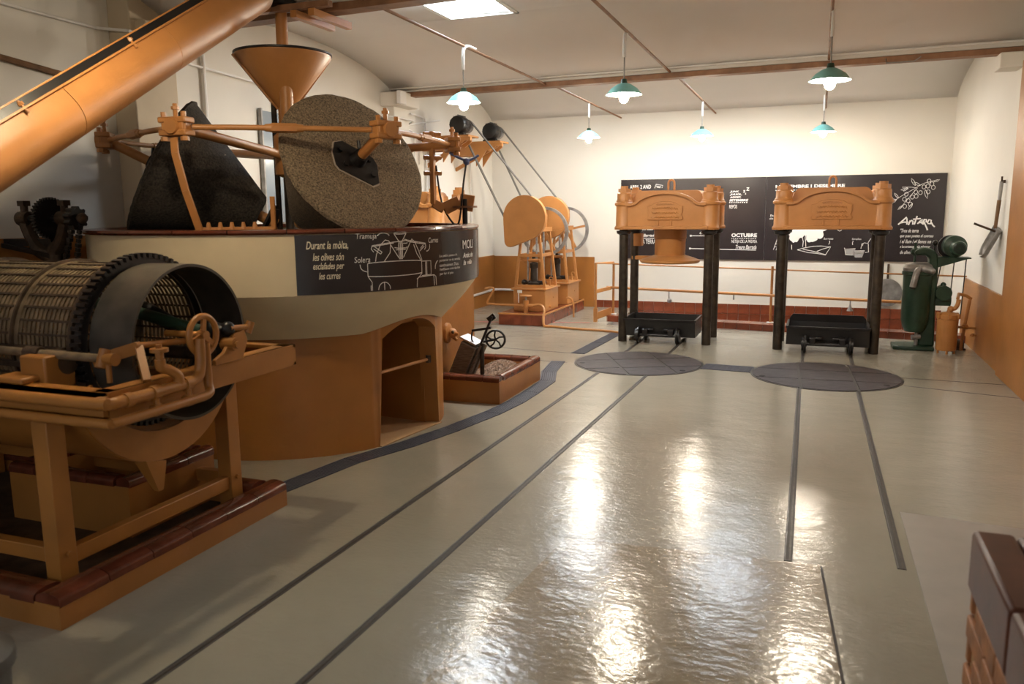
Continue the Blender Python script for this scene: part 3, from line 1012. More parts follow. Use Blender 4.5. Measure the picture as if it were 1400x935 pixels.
wc = thing('washer_curb', 'orange curb with brown glazed coping under the washing drum', 'curb', (-3.7, 2.8, 0))
m = MB()
for c, s_ in (((-2.745, 2.82, .05), (.13, 1.44, .10)), ((-3.96, 2.165, .05), (2.3, .13, .10)), ((-3.96, 3.475, .05), (2.3, .13, .10))):
    m.box(c, s_)
m.build('curb_wall', 'orange_wall', wc, world=True, smooth=False)
MB().box((-3.9, 2.82, .012), (2.2, 1.2, .02)).build('pit_floor', 'rust_iron', wc, world=True)
coping(wc, (-2.742, 2.10), (-2.742, 3.54), .105, 6)
coping(wc, (-2.81, 2.165), (-5.0, 2.165), .105, 8)
coping(wc, (-2.81, 3.475), (-5.0, 3.475), .105, 8)
ib = thing('settling_basin', 'small square orange basin with brown tiled edge under the washing drum', 'basin', (-3.5, 3.16, .022))
m = MB()
for c, s_ in (((-3.13, 3.16, .15), (.07, .60, .255)), ((-3.87, 3.16, .15), (.07, .60, .255)), ((-3.5, 2.895, .15), (.67, .07, .255)), ((-3.5, 3.425, .15), (.67, .07, .255)), ((-3.5, 3.16, .04), (.67, .46, .02))):
    m.box(c, s_)
m.build('basin_wall', 'orange_wall', ib, world=True, smooth=False)
coping(ib, (-3.13, 2.86), (-3.13, 3.46), .287, 3, wd=.085)
coping(ib, (-3.18, 2.895), (-3.90, 2.895), .287, 4, wd=.085)
coping(ib, (-3.18, 3.425), (-3.90, 3.425), .287, 4, wd=.085)
coping(ib, (-3.87, 2.95), (-3.87, 3.38), .287, 2, wd=.085)

# ------------------------------------------------------------------ rotary olive washer
DY, DZ, DR = 2.83, 1.03, .345
wa = thing('olive_washer', 'orange framed washing machine with a large dark wire drum', 'washing machine', (-3.6, DY, .022))


def W(m, name, mn, par=None, **k):
    return m.build(name, mn, par or wa, world=(par is None), **k)


def WS(m, name, mn, par, **k):      # sub-part built in world coordinates
    m.v = [(p[0] + 3.6, p[1] - DY, p[2] - .022) for p in m.v]
    return m.build(name, mn, par, **k)


for x, y in ((-2.89, 2.30), (-2.89, 3.345), (-4.7, 2.30), (-4.7, 3.345)):
    lg = W(MB().box((x, y, .445), (.085, .085, .84)), 'leg', 'ochre', bev=.004)
    WS(MB().cyl((x + .04, y, .21), (x + .056, y, .21), .013, n=6), 'bolt', 'ochre', lg)
for y in (2.30, 3.345):
    W(MB().box((-3.8, y, .20), (1.74, .05, .065)), 'stretcher', 'ochre', bev=.004)
for x in (-2.885, -4.7):
    W(MB().box((x, 2.82, .185), (.05, .96, .07)), 'stretcher', 'ochre', bev=.004)
# top frame of channel section
W(MB().box((-2.475, 2.80, .885), (.02, 1.15, .105)).box((-2.51, 2.80, .93), (.08, 1.15, .015)).box((-2.51, 2.80, .84), (.08, 1.15, .015)), 'end_beam', 'ochre')
for y, s_ in ((2.24, -1), (3.36, 1)):
    W(MB().box((-3.75, y + .03 * s_, .885), (2.56, .02, .105)).box((-3.75, y, .93), (2.56, .08, .015)).box((-3.75, y, .84), (2.56, .08, .015)), 'side_beam', 'ochre')


def ringm(x0, x1, r0, r1, n=72):
    """ring about the drum axis, rectangular section"""
    M = Matrix.Translation((0, DY, DZ)) @ Matrix.Rotation(R(90), 4, 'Y')
    return MB().lathe([(r0, x0), (r1, x0), (r1, x1), (r0, x1)], n, M, closed_prof=True)


W(ringm(-2.83, -2.60, .338, .35), 'drum_mouth', 'shroud')
gear = W(ringm(-2.885, -2.845, .345, .378), 'ring_gear', 'iron')
gm = MB()
for k in range(72):
    t = 2 * math.pi * k / 72
    c, s_ = math.cos(t), math.sin(t)
    gm.bar((-2.865, DY + .374 * c, DZ + .374 * s_), (-2.865, DY + .396 * c, DZ + .396 * s_), .017, .05, up=(1, 0, 0))
WS(gm, 'gear_teeth', 'iron', gear, kind='stuff')
W(ringm(-2.915, -2.895, .345, .385), 'gear_band', 'rust_iron')
# wire cage: hoops, lengthwise bars and flat bands
cg = MB()
Mx = Matrix.Translation((0, DY, DZ)) @ Matrix.Rotation(R(90), 4, 'Y')
for k in range(68):
    x = -2.93 - .0255 * k
    cg.lathe([(.3415, x - .0075), (.3465, x - .0075), (.3465, x + .0075), (.3415, x + .0075)], 40, Mx, closed_prof=True)
W(cg, 'cage_hoops', 'drum_wire', kind='stuff')
for k in range(36):
    t = 2 * math.pi * k / 36
    c, s_ = math.cos(t), math.sin(t)
    if k == 0:
        b0 = W(MB().bar((-2.90, DY + .346 * c, DZ + .346 * s_), (-4.65, DY + .346 * c, DZ + .346 * s_), .010, .010), 'cage_bar', 'rust_iron')
        me0 = b0.data
        off = Vector((0, 0, DZ - .022))
        for v in me0.vertices:
            v.co -= off
        b0.location = off
    else:
        share(b0, wa, off, (t, 0, 0))
for x in (-3.27, -3.72, -4.2):
    W(ringm(x - .028, x + .028, .345, .353, 56), 'cage_band', 'drum_wire')
    W(ringm(x - .006, x + .006, .353, .366, 56), 'cage_rib', 'rust_iron')
m = MB()
for z0, z1 in ((-.02, .012), (-.085, -.06)):
    m.box((-3.28, DY - .352, DZ + (z0 + z1) / 2), (.62, .02, z1 - z0))
m.box((-2.98, DY - .358, DZ - .05), (.03, .03, .12))
dh = W(m, 'hatch', 'rust_iron')
# inside the drum: feed hose and dark core shaft
W(MB().tube(bez([(-3.3, DY + .05, DZ + .18), (-2.9, DY + .02, DZ + .14), (-2.68, DY + .03, DZ + .04), (-2.56, DY + .05, DZ - .02)], 6), .035, 12), 'feed_hose', 'iron')
W(MB().tube(bez([(-3.2, DY - .02, DZ + .17), (-2.9, DY - .03, DZ + .13), (-2.66, DY - .02, DZ + .08), (-2.52, DY - .03, DZ + .055)], 6), .028, 12), 'feed_hose', 'green')
W(MB().cyl((-4.6, DY, DZ - .05), (-2.5, DY, DZ - .05), .03), 'drum_shaft', 'rust_iron')
W(MB().box((-3.3, DY + .05, DZ - .16), (1.5, .05, .03)), 'inner_beam', 'ochre')
# hand wheel on its pillar
hw = Vector((-2.445, 2.72, 1.085))
q = W(MB().tube([(hw.x, hw.y + .082 * math.cos(t), hw.z + .082 * math.sin(t)) for t in [2 * math.pi * k / 28 for k in range(28)]], .0135, 10, closed=True), 'hand_wheel', 'ochre')
m = MB().cyl(hw - Vector((.02, 0, 0)), hw + Vector((.02, 0, 0)), .02, n=12)
for a in (80, 200, 320):
    m.bar(hw, hw + Vector((0, .08 * math.cos(R(a)), .08 * math.sin(R(a)))), .024, .012, up=(1, 0, 0))
WS(m, 'spokes', 'ochre', q)
W(MB().cyl((hw.x - .20, hw.y, hw.z), hw, .014, n=10), 'wheel_spindle', 'ochre')
# water pipes round the corner of the frame
zu, zl = .905, .835
up = bez([(-5.0, 2.175, zu), (-3.2, 2.175, zu), (-2.50, 2.175, zu), (-2.425, 2.19, zu), (-2.415, 2.26, zu), (-2.415, 2.52, zu), (-2.415, 2.63, zu + .01), (-2.42, 2.665, zu + .06), (-2.43, 2.68, zu + .17)], 5)
W(MB().tube(up, .023, 12), 'water_pipe', 'ochre')
lp = bez([(-5.0, 2.165, zl), (-3.2, 2.165, zl), (-2.48, 2.165, zl), (-2.41, 2.18, zl), (-2.40, 2.25, zl), (-2.40, 2.55, zl), (-2.40, 2.68, zl + .005), (-2.425, 2.71, zl + .05), (-2.43, 2.715, zl + .22)], 5)
W(MB().tube(lp, .019, 12), 'water_pipe', 'ochre')
for y in (2.40, 2.575):
    W(MB().cyl((-2.41, y, zl), (-2.41, y, zu), .012, n=10).cyl((-2.413, y - .018, zl), (-2.413, y + .018, zl), .025, n=12).cyl((-2.415, y - .018, zu), (-2.415, y + .018, zu), .029, n=12), 'pipe_fitting', 'ochre')
W(MB().cyl((-2.44, 2.195, zu), (-2.47, 2.178, zu), .027).cyl((-2.416, 2.25, zu), (-2.415, 2.28, zu), .028), 'elbow', 'ochre')
# tap with a small wheel
tp = W(MB().tube(bez([(-2.415, 2.53, zu), (-2.415, 2.53, zu + .04), (-2.43, 2.50, zu + .07), (-2.44, 2.47, zu + .085), (-2.44, 2.465, zu + .12)], 4), .021, 12).cyl((-2.44, 2.465, zu + .11), (-2.44, 2.465, zu + .15), .016), 'tap', 'ochre')
WS(MB().cyl((-2.44, 2.465, zu + .15), (-2.44, 2.465, zu + .165), .036, n=10).cyl((-2.44, 2.465, zu + .165), (-2.44, 2.465, zu + .18), .012, n=8), 'tap_wheel', 'ochre', tp)
# long spray pipe with its end bracket
W(MB().tube([(-4.6, 2.36, 1.055), (-2.62, 2.36, 1.035)], .017, 12), 'spray_pipe', 'drum_wire')
W(MB().cyl((-3.04, 2.36, 1.04), (-2.96, 2.36, 1.04), .026, n=12), 'pipe_coupling', 'rust_iron')
W(MB().cyl((-2.64, 2.36, 1.035), (-2.56, 2.36, 1.035), .018, .026, 12).cyl((-2.60, 2.36, .94), (-2.60, 2.36, 1.04), .011, n=10).cyl((-2.625, 2.345, 1.0), (-2.625, 2.375, 1.07), .022, n=10), 'pipe_bracket', 'ochre')
# roller bearing on the side beam
m = MB().box((-2.98, 2.27, .952), (.17, .12, .026)).box((-2.93, 2.36, .97), (.14, .14, .14))
W(m, 'roller_bearing', 'ochre', bev=.008)
W(MB().cyl((-3.0, 2.40, 1.0), (-2.86, 2.40, 1.0), .05), 'roller', 'rust_iron')
# struts in the mouth
W(MB().bar((-2.47, 2.42, .94), (-2.58, 2.50, 1.06), .03, .03).bar((-2.58, 2.50, 1.06), (-2.78, 2.46, 1.0), .035, .05).cyl((-2.58, 2.48, 1.07), (-2.58, 2.86, 1.04), .014, n=10), 'mouth_strut', 'ochre')
# adjusting bracket with dark bearing on the end beam
m = MB().prism([(2.80, .935), (2.98, .935), (3.02, 1.02), (3.0, 1.07), (2.93, 1.06), (2.86, .985), (2.80, .96)], 'x', -2.475, -2.455)
br = W(m, 'adjuster_plate', 'ochre', bev=.003)
WS(MB().cyl((-2.50, 2.91, 1.015), (-2.43, 2.91, 1.015), .03, n=14).cyl((-2.43, 2.91, 1.015), (-2.42, 2.91, 1.015), .016, n=10), 'pivot', 'ochre', br)
W(MB().cyl((-2.62, 2.92, 1.075), (-2.50, 2.92, 1.055), .05, .045, 16).sphere((-2.49, 2.93, 1.08), .035), 'adjuster_bearing', 'iron')
W(MB().cyl((-2.47, 2.92, 1.085), (-2.46, 3.05, 1.075), .014, n=10).cyl((-2.465, 3.03, 1.05), (-2.455, 3.05, 1.10), .02, n=10), 'adjuster_arm', 'ochre')
# collecting tray below the drum, end plate cut as a crescent
cr = [(DY + .49 * math.cos(R(a)), .965 + .49 * math.sin(R(a))) for a in range(180 + 12, 360 - 11, 6)]
cr2 = [(DY + .40 * math.cos(R(a)), .975 + .36 * math.sin(R(a))) for a in range(360 - 12, 180 + 11, -6)]
W(MB().prism(cr + cr2, 'x', -2.80, -2.785), 'tray_end', 'ochre')
W(MB().lathe([(.478, -4.6), (.49, -4.6), (.49, -2.80), (.478, -2.80)], 30, Matrix.Translation((0, DY, .96)) @ Matrix.Rotation(R(90), 4, 'Y'), -70, 70, closed_prof=True), 'tray', 'ochre')
W(MB().cyl((-2.785, 2.53, .745), (-2.778, 2.53, .745), .026, n=14), 'tray_plug', 'black_paint')
W(MB().add([(-2.86, 2.68, .50), (-2.78, 2.68, .50), (-2.78, 2.80, .47), (-2.86, 2.80, .47), (-2.83, 2.76, .33), (-2.80, 2.76, .33), (-2.80, 2.79, .33), (-2.83, 2.79, .33)],
           [(0, 1, 2, 3), (4, 7, 6, 5), (0, 4, 5, 1), (1, 5, 6, 2), (2, 6, 7, 3), (3, 7, 4, 0)]), 'tray_spout', 'ochre')

# gear drive standing against the wall behind the drum
gd = thing('gear_drive', 'black iron gear and chain drive on curved arms behind the washing drum', 'gear', (-4.72, 3.95, 0))
gx, gy, gz = -4.72, 3.95, 1.575


def G(m, name, mn='rust_iron', **k):
    return m.build(name, mn, gd, world=True, **k)


def cog(cx, cy, cz, r, n, w_, teeth=.014):
    M = Matrix.Translation((cx, cy, cz)) @ Matrix.Rotation(R(90), 4, 'Y')
    m = MB()
    pts = []
    for k in range(n):
        for f, rr in ((0.0, r), (.25, r + teeth), (.5, r + teeth), (.75, r)):
            t = 2 * math.pi * (k + f) / n
            pts.append((rr * math.cos(t), rr * math.sin(t)))
    return m.prism(pts, 'z', -w_ / 2, w_ / 2, M)


G(cog(gx - .02, gy, gz, .125, 36, .035), 'large_cog', 'iron')
G(cog(gx + .20, gy, gz, .062, 9, .05, .016), 'chain_sprocket', 'iron')
G(MB().cyl((gx - .30, gy, gz), (gx + .28, gy, gz), .022), 'shaft', 'iron')
for x, sgn in ((gx - .25, 1), (gx + .11, -1)):
    G(MB().cyl((x - .045, gy, gz), (x + .045, gy, gz), .048).cyl((x, gy, gz + .03), (x, gy, gz + .09), .024).box((x, gy, gz + .10), (.055, .055, .035)), 'bearing', 'rust_iron')
    G(MB().tube(bez([(x, gy, gz - .03), (x + .05 * sgn, gy, gz - .14), (x + .11 * sgn, gy, gz - .21), (gx, gy, gz - .27)], 5), [.042] * 8 + [.05] * 8), 'arm', 'rust_iron')
G(MB().sphere((gx + .26, gy, gz), .035), 'shaft_end', 'rust_iron')
G(MB().cyl((gx, gy, 0), (gx, gy, gz - .24), .06, .05).box((gx, gy, .02), (.3, .3, .04)), 'pedestal', 'rust_iron')
G(MB().box((gx - .25, gy + .02, gz - .16), (.44, .05, .05)).box((gx - .22, gy - .03, gz - .21), (.44, .04, .03), (0, .15, 0)), 'carrier', 'iron')
cm_ = MB()
for (xa, za, xb, zb) in ((gx + .235, gz - .03, gx + .17, gz - .32), (gx + .165, gz - .06, gx + .06, gz - .32)):
    for k in range(10):
        t = k / 10
        cm_.box((xa + (xb - xa) * t, gy, za + (zb - za) * t), (.028, .03 if k % 2 else .018, .024), (0, .25, 0))
G(cm_, 'chain', 'iron', kind='stuff')

# grey bin and pipe stub at the corner of the curb
bn = thing('metal_bin', 'grey metal bin with a rounded lid on the floor', 'bin', (-2.30, 1.42, 0))
MB().lathe([(.001, 0), (.15, 0), (.165, .30), (.155, .30), (.14, .02)], 32).build('body', 'dark_grey', bn)
MB().lathe([(.172, .285), (.182, .30), (.178, .335), (.15, .355), (.10, .36), (.001, .362)], 32).build('lid', 'dark_grey', bn)
ps = thing('pipe_stub', 'short upright orange pipe beside the washing drum curb', 'pipe', (-2.90, 1.93, 0))
MB().cyl((0, 0, 0), (0, 0, .24), .032, n=18).build('pipe', 'orange', ps)
MB().sphere((0, 0, .24), .036).build('cap', 'grey_metal', ps)
MB().lathe([(.032, 0), (.055, 0), (.055, .012), (.032, .012)], 18).build('floor_flange', 'orange', ps)

# ------------------------------------------------------------------ curbed pit of olive stones with its sluice
pc = thing('pit_curb', 'low orange curb with brown coping holding crushed olive stones', 'curb', (-2.75, 6.62, 0))
m = MB()
for c, s_ in (((-2.465, 6.62, .095), (.09, 1.06, .19)), ((-2.775, 6.135, .095), (.53, .09, .19)), ((-2.775, 7.105, .095), (.53, .09, .19))):
    m.box(c, s_)
m.build('curb_wall', 'orange_wall', pc, world=True, smooth=False)
MB().box((-2.77, 6.62, .01), (.52, .9, .02)).build('pit_floor', 'rust_iron', pc, world=True)
coping(pc, (-2.465, 6.18), (-2.465, 7.15), .195, 5, wd=.095)
coping(pc, (-2.42, 6.135), (-3.03, 6.135), .195, 4, wd=.095)
coping(pc, (-2.51, 7.105), (-3.03, 7.105), .195, 3, wd=.095)
hpv = MB()
N = 26
for i in range(N + 1):
    for j in range(N + 1):
        x, y = -3.02 + .50 * i / N, 6.20 + .86 * j / N
        z = .05 + .17 * math.exp(-(((x + 2.70) / .25) ** 2 + ((y - 6.85) / .32) ** 2)) + random.uniform(-.006, .006)
        hpv.v.append((x, y, z))
for i in range(N):
    for j in range(N):
        a = i * (N + 1) + j
        hpv.f.append((a, a + N + 1, a + N + 2, a + 1))
for k in range(1900):
    x, y = random.uniform(-3.0, -2.53), random.uniform(6.22, 7.04)
    z = .055 + .17 * math.exp(-(((x + 2.70) / .25) ** 2 + ((y - 6.85) / .32) ** 2))
    s_ = random.uniform(.005, .009)
    hpv.add([(x - s_, y, z), (x + s_, y, z), (x, y - s_, z), (x, y + s_, z), (x, y, z - s_), (x, y, z + s_)],
            [(0, 2, 5), (2, 1, 5), (1, 3, 5), (3, 0, 5), (2, 0, 4), (1, 2, 4), (3, 1, 4), (0, 3, 4)])
os_ = hpv.build('olive_stones', 'pellet', smooth=False, kind='stuff')
tag(os_, 'heap of crushed reddish brown olive stones inside the low curb', 'olive stones')
sl = thing('sluice', 'weathered wooden sluice with a small black spoked wheel in the pit', 'sluice', (-2.86, 6.40, .02))


def SL(m, name, mn, **k):
    return m.build(name, mn, sl, **k)


SL(MB().box((-.03, .02, .22), (.15, .20, .46), (0, .42, 0)), 'chute', 'wood_grey', bev=.008)
SL(MB().box((.05, .02, .46), (.16, .18, .015), (0, .42, 0)), 'chute_cap', 'steel')
for d in (-.05, .05):
    SL(MB().box((.085, .02 + d, .24), (.02, .05, .40), (0, .42, 0)), 'slat', 'wood_grey')
SL(MB().cyl((.17, -.03, 0), (.17, -.03, .44), .019), 'post', 'post_steel')
SL(MB().bar((.08, -.03, .55), (.25, -.01, .58), .03, .02).bar((.16, -.02, .44), (.26, .0, .68), .05, .018).bar((.22, 0, .64), (.28, 0, .685), .01, .05), 'lever', 'iron')
wv = Vector((.27, .04, .47))
q = SL(MB().tube([wv + Vector((.080 * math.cos(t), .02 * math.cos(t), .080 * math.sin(t))) for t in [2 * math.pi * k / 26 for k in range(26)]], .010, 8, closed=True), 'wheel_rim', 'black_paint')
for k in range(5):
    a = 2 * math.pi * k / 5 + .3
    MB().tube([wv, wv + Vector((.04 * math.cos(a + .25), .01 * math.cos(a), .04 * math.sin(a + .25))), wv + Vector((.08 * math.cos(a), .02 * math.cos(a), .08 * math.sin(a)))], .008, 6).build('spoke', 'black_paint', q)
SL(MB().cyl((.17, .0, .45), wv, .010), 'wheel_axle', 'iron')
SL(MB().tube(bez([(.08, -.03, .54), (.075, -.03, .47), (.12, -.03, .42), (.17, -.03, .42)], 4), .007), 'bent_rod', 'iron')
SL(MB().bar((.04, -.12, .14), (.22, -.10, .17), .02, .02).bar((.05, -.12, .0), (.07, -.12, .15), .015, .015).bar((.28, -.1, .0), (.22, -.10, .17), .015, .015).bar((.10, -.1, .06), (.30, -.1, .06), .015, .015), 'trestle', 'grey_metal')
sp = thing('wall_spout', 'rusty orange round wall spout above the wooden sluice', 'spout', (-3.05, 6.42, .53))
MB().lathe([(.001, .0), (.075, .0), (.07, .025), (.045, .04), (.001, .045)], 20, Matrix.Rotation(R(90), 4, 'Y') @ Matrix.Diagonal((1.25, 1, 1, 1))).build('backplate', 'orange', sp)
MB().sphere((.055, 0, .0), .045).cyl((.06, 0, -.01), (.125, -.02, .0), .024, .012, 10).cyl((.06, .02, -.04), (.10, .0, -.06), .018, .012, 8).build('nozzle', 'orange', sp)
MB().sphere((.075, -.03, .015), .016).build('stop_screw', 'rust_iron', sp)

# ------------------------------------------------------------------ hydraulic presses
def hexpts(r, n=6, a0=0):
    return [(r * math.cos(2 * math.pi * k / n + a0), r * math.sin(2 * math.pi * k / n + a0)) for k in range(n)]


PX, PY = .505, .32            # post offsets


def press(label, loc, ram, group='tall hydraulic presses', rz=0):
    t = thing('hydraulic_press', label, 'press', loc, rz, group)
    for x in (-PX, PX):
        for y in (-PY, PY):
            p = MB().cyl((x, y, 0), (x, y, 1.38), .053, n=20).build('post', 'post_steel', t)
            MB().lathe([(.058, 1.30), (.085, 1.315), (.09, 1.345), (.058, 1.35)], 20, Matrix.Translation((x, y, 0))).build('collar', 'black_paint', p)
    # head casting: front and back cheeks with an arched top
    def cheek(y0, y1, flat):
        pts = [(-.46, 1.385), (.46, 1.385), (.46, 1.655)]
        if flat:
            pts += [(.42, 1.70), (.40, 1.775)] + arc(.33, 1.765, .06, .055, 10, 90, 5) + arc(-.33, 1.765, .06, .055, 90, 170, 5) + [(-.40, 1.775), (-.42, 1.70)]
        else:
            pts += [(.40, 1.655), (.36, 1.665)] + [(.34 * math.cos(R(a)), 1.665 + .12 * math.sin(R(a)) ** 1.3) for a in range(10, 171, 10)] + [(-.36, 1.665), (-.40, 1.655)]
        pts += [(-.46, 1.655)]
        return MB().prism(pts, 'y', y0, y1)
    hd_ = cheek(-PY - .075, -PY - .035, False).build('head', 'orange', t, bev=.006)
    cheek(PY + .035, PY + .075, False).build('back_cheek', 'orange', t, bev=.006)
    cheek(-.24, .24, True).build('crosshead', 'orange', t, bev=.01)
    # arched moulding along the top of the cheek
    mp = [(-.47, 1.655), (-.40, 1.655), (-.36, 1.668)] + [(-.34 * math.cos(R(a)), 1.668 + .12 * math.sin(R(a)) ** 1.3) for a in range(10, 171, 8)] + [(.36, 1.668), (.40, 1.655), (.47, 1.655)]
    m = MB()
    for (xa, za), (xb, zb) in zip(mp, mp[1:]):
        m.bar((xa, -PY - .07, za), (xb, -PY - .07, zb), .09, .03)
    m.build('arched_moulding', 'orange', hd_)
    MB().box((0, -PY - .06, 1.385), (1.0, .13, .04)).box((0, PY + .06, 1.385), (1.0, .13, .04)).build('bottom_flange', 'orange', t, bev=.006)
    MB().box((0, 0, 1.42), (1.0, .62, .06)).build('head_floor', 'orange', t)
    for s_ in (-1, 1):
        MB().box((s_ * .53, 0, 1.52), (.05, .62, .28)).build('side_cheek', 'orange', t, bev=.006)
    # corner columns with rings and hexagonal nuts
    for x in (-PX, PX):
        for y in (-PY, PY):
            T = Matrix.Translation((x, y, 0))
            c = MB().lathe([(.001, 1.362), (.112, 1.362), (.115, 1.385), (.098, 1.41), (.095, 1.64), (.112, 1.65), (.114, 1.675), (.098, 1.69), (.098, 1.70), (.086, 1.715), (.084, 1.79), (.07, 1.80), (.001, 1.80)], 28, T).build('corner_column', 'orange', t)
            MB().prism(hexpts(.075), 'z', 1.795, 1.845, T).build('nut', 'orange', c)
            MB().cyl((x, y, 1.84), (x, y, 1.875), .045, n=16).build('screw_end', 'orange', c)
    # maker's plate cast on the front
    yf = -PY - .075
    pl = [(-.20, 1.475), (.20, 1.475), (.21, 1.50), (.19, 1.53), (.205, 1.57), (.20, 1.61), (.21, 1.635), (.17, 1.64)] + [(.15 * math.cos(R(a)), 1.645 + .045 * math.sin(R(a))) for a in range(15, 166, 15)] + [(-.17, 1.64), (-.21, 1.635), (-.20, 1.61), (-.205, 1.57), (-.19, 1.53), (-.21, 1.50)]
    q = MB().prism(pl, 'y', yf - .016, yf + .002).build('maker_plate', 'orange', t, bev=.003)
    for k, (wd_, z_) in enumerate(((.20, 1.645), (.30, 1.60), (.31, 1.555), (.33, 1.505))):
        pts_ = []
        for j in range(30):
            u = -wd_ / 2 + wd_ * j / 29
            pts_.append((u, yf - .016, z_ + .012 * math.sin(j * 2.3 + k) + (.012 * math.cos(u * 9) if k < 2 else 0)))
        MB().tube(pts_, .0065, 5).build('relief_line', 'orange', q)
    for x in (-.085, .07):
        MB().box((x, yf - .004, 1.44), (.022, .014, .07)).build('rib', 'orange', t, bev=.003)
    MB().tube(bez([(-.036, 0, 1.83), (-.036, 0, 1.90), (-.028, 0, 1.935), (0, 0, 1.95), (.028, 0, 1.935), (.036, 0, 1.90), (.036, 0, 1.83)], 4), .013, 10).build('lifting_eye', 'orange', t)
    if ram:
        MB().lathe([(.001, 1.02), (.17, 1.02), (.185, 1.05), (.185, 1.24), (.195, 1.25), (.195, 1.40), (.001, 1.40)], 36).build('ram', 'orange', t)
        MB().lathe([(.001, .95), (.345, .95), (.362, .965), (.362, .985), (.30, 1.01), (.19, 1.045), (.001, 1.05)], 48).build('platen', 'orange', t)
        cl = MB().box((-PX + .05, PY - .02, 1.22), (.10, .15, .16)).box((-PX + .14, PY - .02, .99), (.34, .06, .05)).build('guide_clamp', 'orange', t, bev=.008)
    return t


press('orange topped press on black posts with a round lowered ram plate', (-1.69, 9.98, 0), True)
press('orange topped press on black posts without a ram plate below its head', (.13, 9.93, 0), False)
press('orange press half hidden behind the mill basin, by the left wall', (-4.52, 8.55, 0), False)


# ------------------------------------------------------------------ pulp carts under the presses
def cart(label, loc, flap):
    t = thing('pulp_cart', label, 'cart', loc, 0, 'black pulp carts')
    w0, w1, d0, d1, z0, z1 = .435, .43, .28, .30, .075, .275
    def tray(wo, do, wi, di, th):
        vs = []
        for wx, dy, z in ((wo, do, z0), (w1, d1, z1), (w1 - th, d1 - th, z1), (wi - th, di - th, z0 + th)):
            vs += [(-wx, -dy, z), (wx, -dy, z), (wx, dy, z), (-wx, dy, z)]
        fs = [(3, 2, 1, 0)]
        for l in range(3):
            for k in range(4):
                fs.append((l * 4 + k, l * 4 + (k + 1) % 4, l * 4 + 4 + (k + 1) % 4, l * 4 + 4 + k))
        fs.append((12, 13, 14, 15))
        return MB().add(vs, fs)
    tray(w0, d0, w0, d0, .014).build('tray', 'black_paint', t)
    rim_ = MB()
    for a, b in (((-w1, -d1), (w1, -d1)), ((w1, -d1), (w1, d1)), ((w1, d1), (-w1, d1)), ((-w1, d1), (-w1, -d1))):
        rim_.bar((*a, z1), (*b, z1), .022, .022)
    rim_.build('rim', 'iron', t)
    if flap:
        pts = [(-.42, .27), (.42, .27), (.42, .31), (.385, .355), (-.385, .355), (-.42, .31)]
        MB().prism(pts, 'y', .285, .30).build('back_flap', 'black_paint', t)
    for x in (-.24, .24):
        wl = MB().lathe([(.001, -.022), (.088, -.022), (.098, -.018), (.098, .0), (.078, .004), (.078, .026), (.001, .026)], 28, Matrix.Translation((x, -.36, .099)) @ Matrix.Rotation(R(-90 if x < 0 else 90), 4, 'Y')).build('wheel', 'black_paint', t)
        MB().cyl((x - .03, -.36, .099), (x + .03, -.36, .099), .03, n=14).build('hub', 'iron', wl)
        sx = .105 if x < 0 else -.105
        MB().box((x + sx * .8, -.33, .135), (.07, .10, .075)).box((x + sx * 1.2, -.31, .16), (.12, .04, .03)).build('axle_box', 'black_paint', t, bev=.01)
    MB().cyl((-.25, -.36, .099), (.25, -.36, .099), .019, n=14).build('axle', 'iron', t)
    for x in (-.24, .24):
        MB().lathe([(.001, -.02), (.095, -.02), (.095, .02), (.001, .02)], 24, Matrix.Translation((x, .20, .099)) @ Matrix.Rotation(R(90), 4, 'Y')).build('rear_wheel', 'black_paint', t)
    return t


cart('low black iron cart between the posts of the press with the ram plate', (-1.745, 9.92, .003), False)
cart('low black iron cart with a raised back flap under the press without a ram', (.155, 9.80, .003), True)


# ------------------------------------------------------------------ turntables
def turntable(label, c, rr, ang, gaps_x, gaps_y, groove):
    t = thing('turntable', label, 'turntable', (*c, 0), 0, 'turntables set in the floor')
    MB().lathe([(rr, -.004), (rr + .018, -.004), (rr + .018, .0035), (rr, .0035)], 72, closed_prof=True).build('ring', 'black_paint', t)
    MB().cyl((0, 0, -.006), (0, 0, .001), rr, n=72).build('well', 'joint', t)
    circ = [(rr * .995 * math.cos(2 * math.pi * k / 96), rr * .995 * math.sin(2 * math.pi * k / 96)) for k in range(96)]
    ca, sa_ = math.cos(R(ang)), math.sin(R(ang))
    xs = [-9] + list(gaps_x) + [9]
    ys = [-9] + list(gaps_y) + [9]
    for xa, xb in zip(xs, xs[1:]):
        for ya, yb in zip(ys, ys[1:]):
            p = circ
            for (a, b, lim) in ((ca, sa_, xb - groove), (-ca, -sa_, -xa - groove), (-sa_, ca, yb - .007), (sa_, -ca, -ya - .007)):
                p = clip(p, a, b, lim)
                if not p:
                    break
            if len(p) > 2:
                MB().prism(p, 'z', .0, .005 + random.uniform(0, .0015)).build('plate', 'plate', t, smooth=False)
    for a in (200, 330):
        MB().cyl((rr * .9 * math.cos(R(a)), rr * .9 * math.sin(R(a)), .004), (rr * .9 * math.cos(R(a)), rr * .9 * math.sin(R(a)), .008), .028, n=12).build('lifting_hole', 'dark', t)
    return t


turntable('round steel turntable with diagonal rail grooves before the press with the ram plate', (-1.71, 8.28), .655, 25, (-.24, .24), (-.26, .20), .017)
turntable('round dark turntable with straight rail grooves before the press without a ram', (.13, 8.17), .67, 3, (-.235, .245), (-.22, .24), .014)


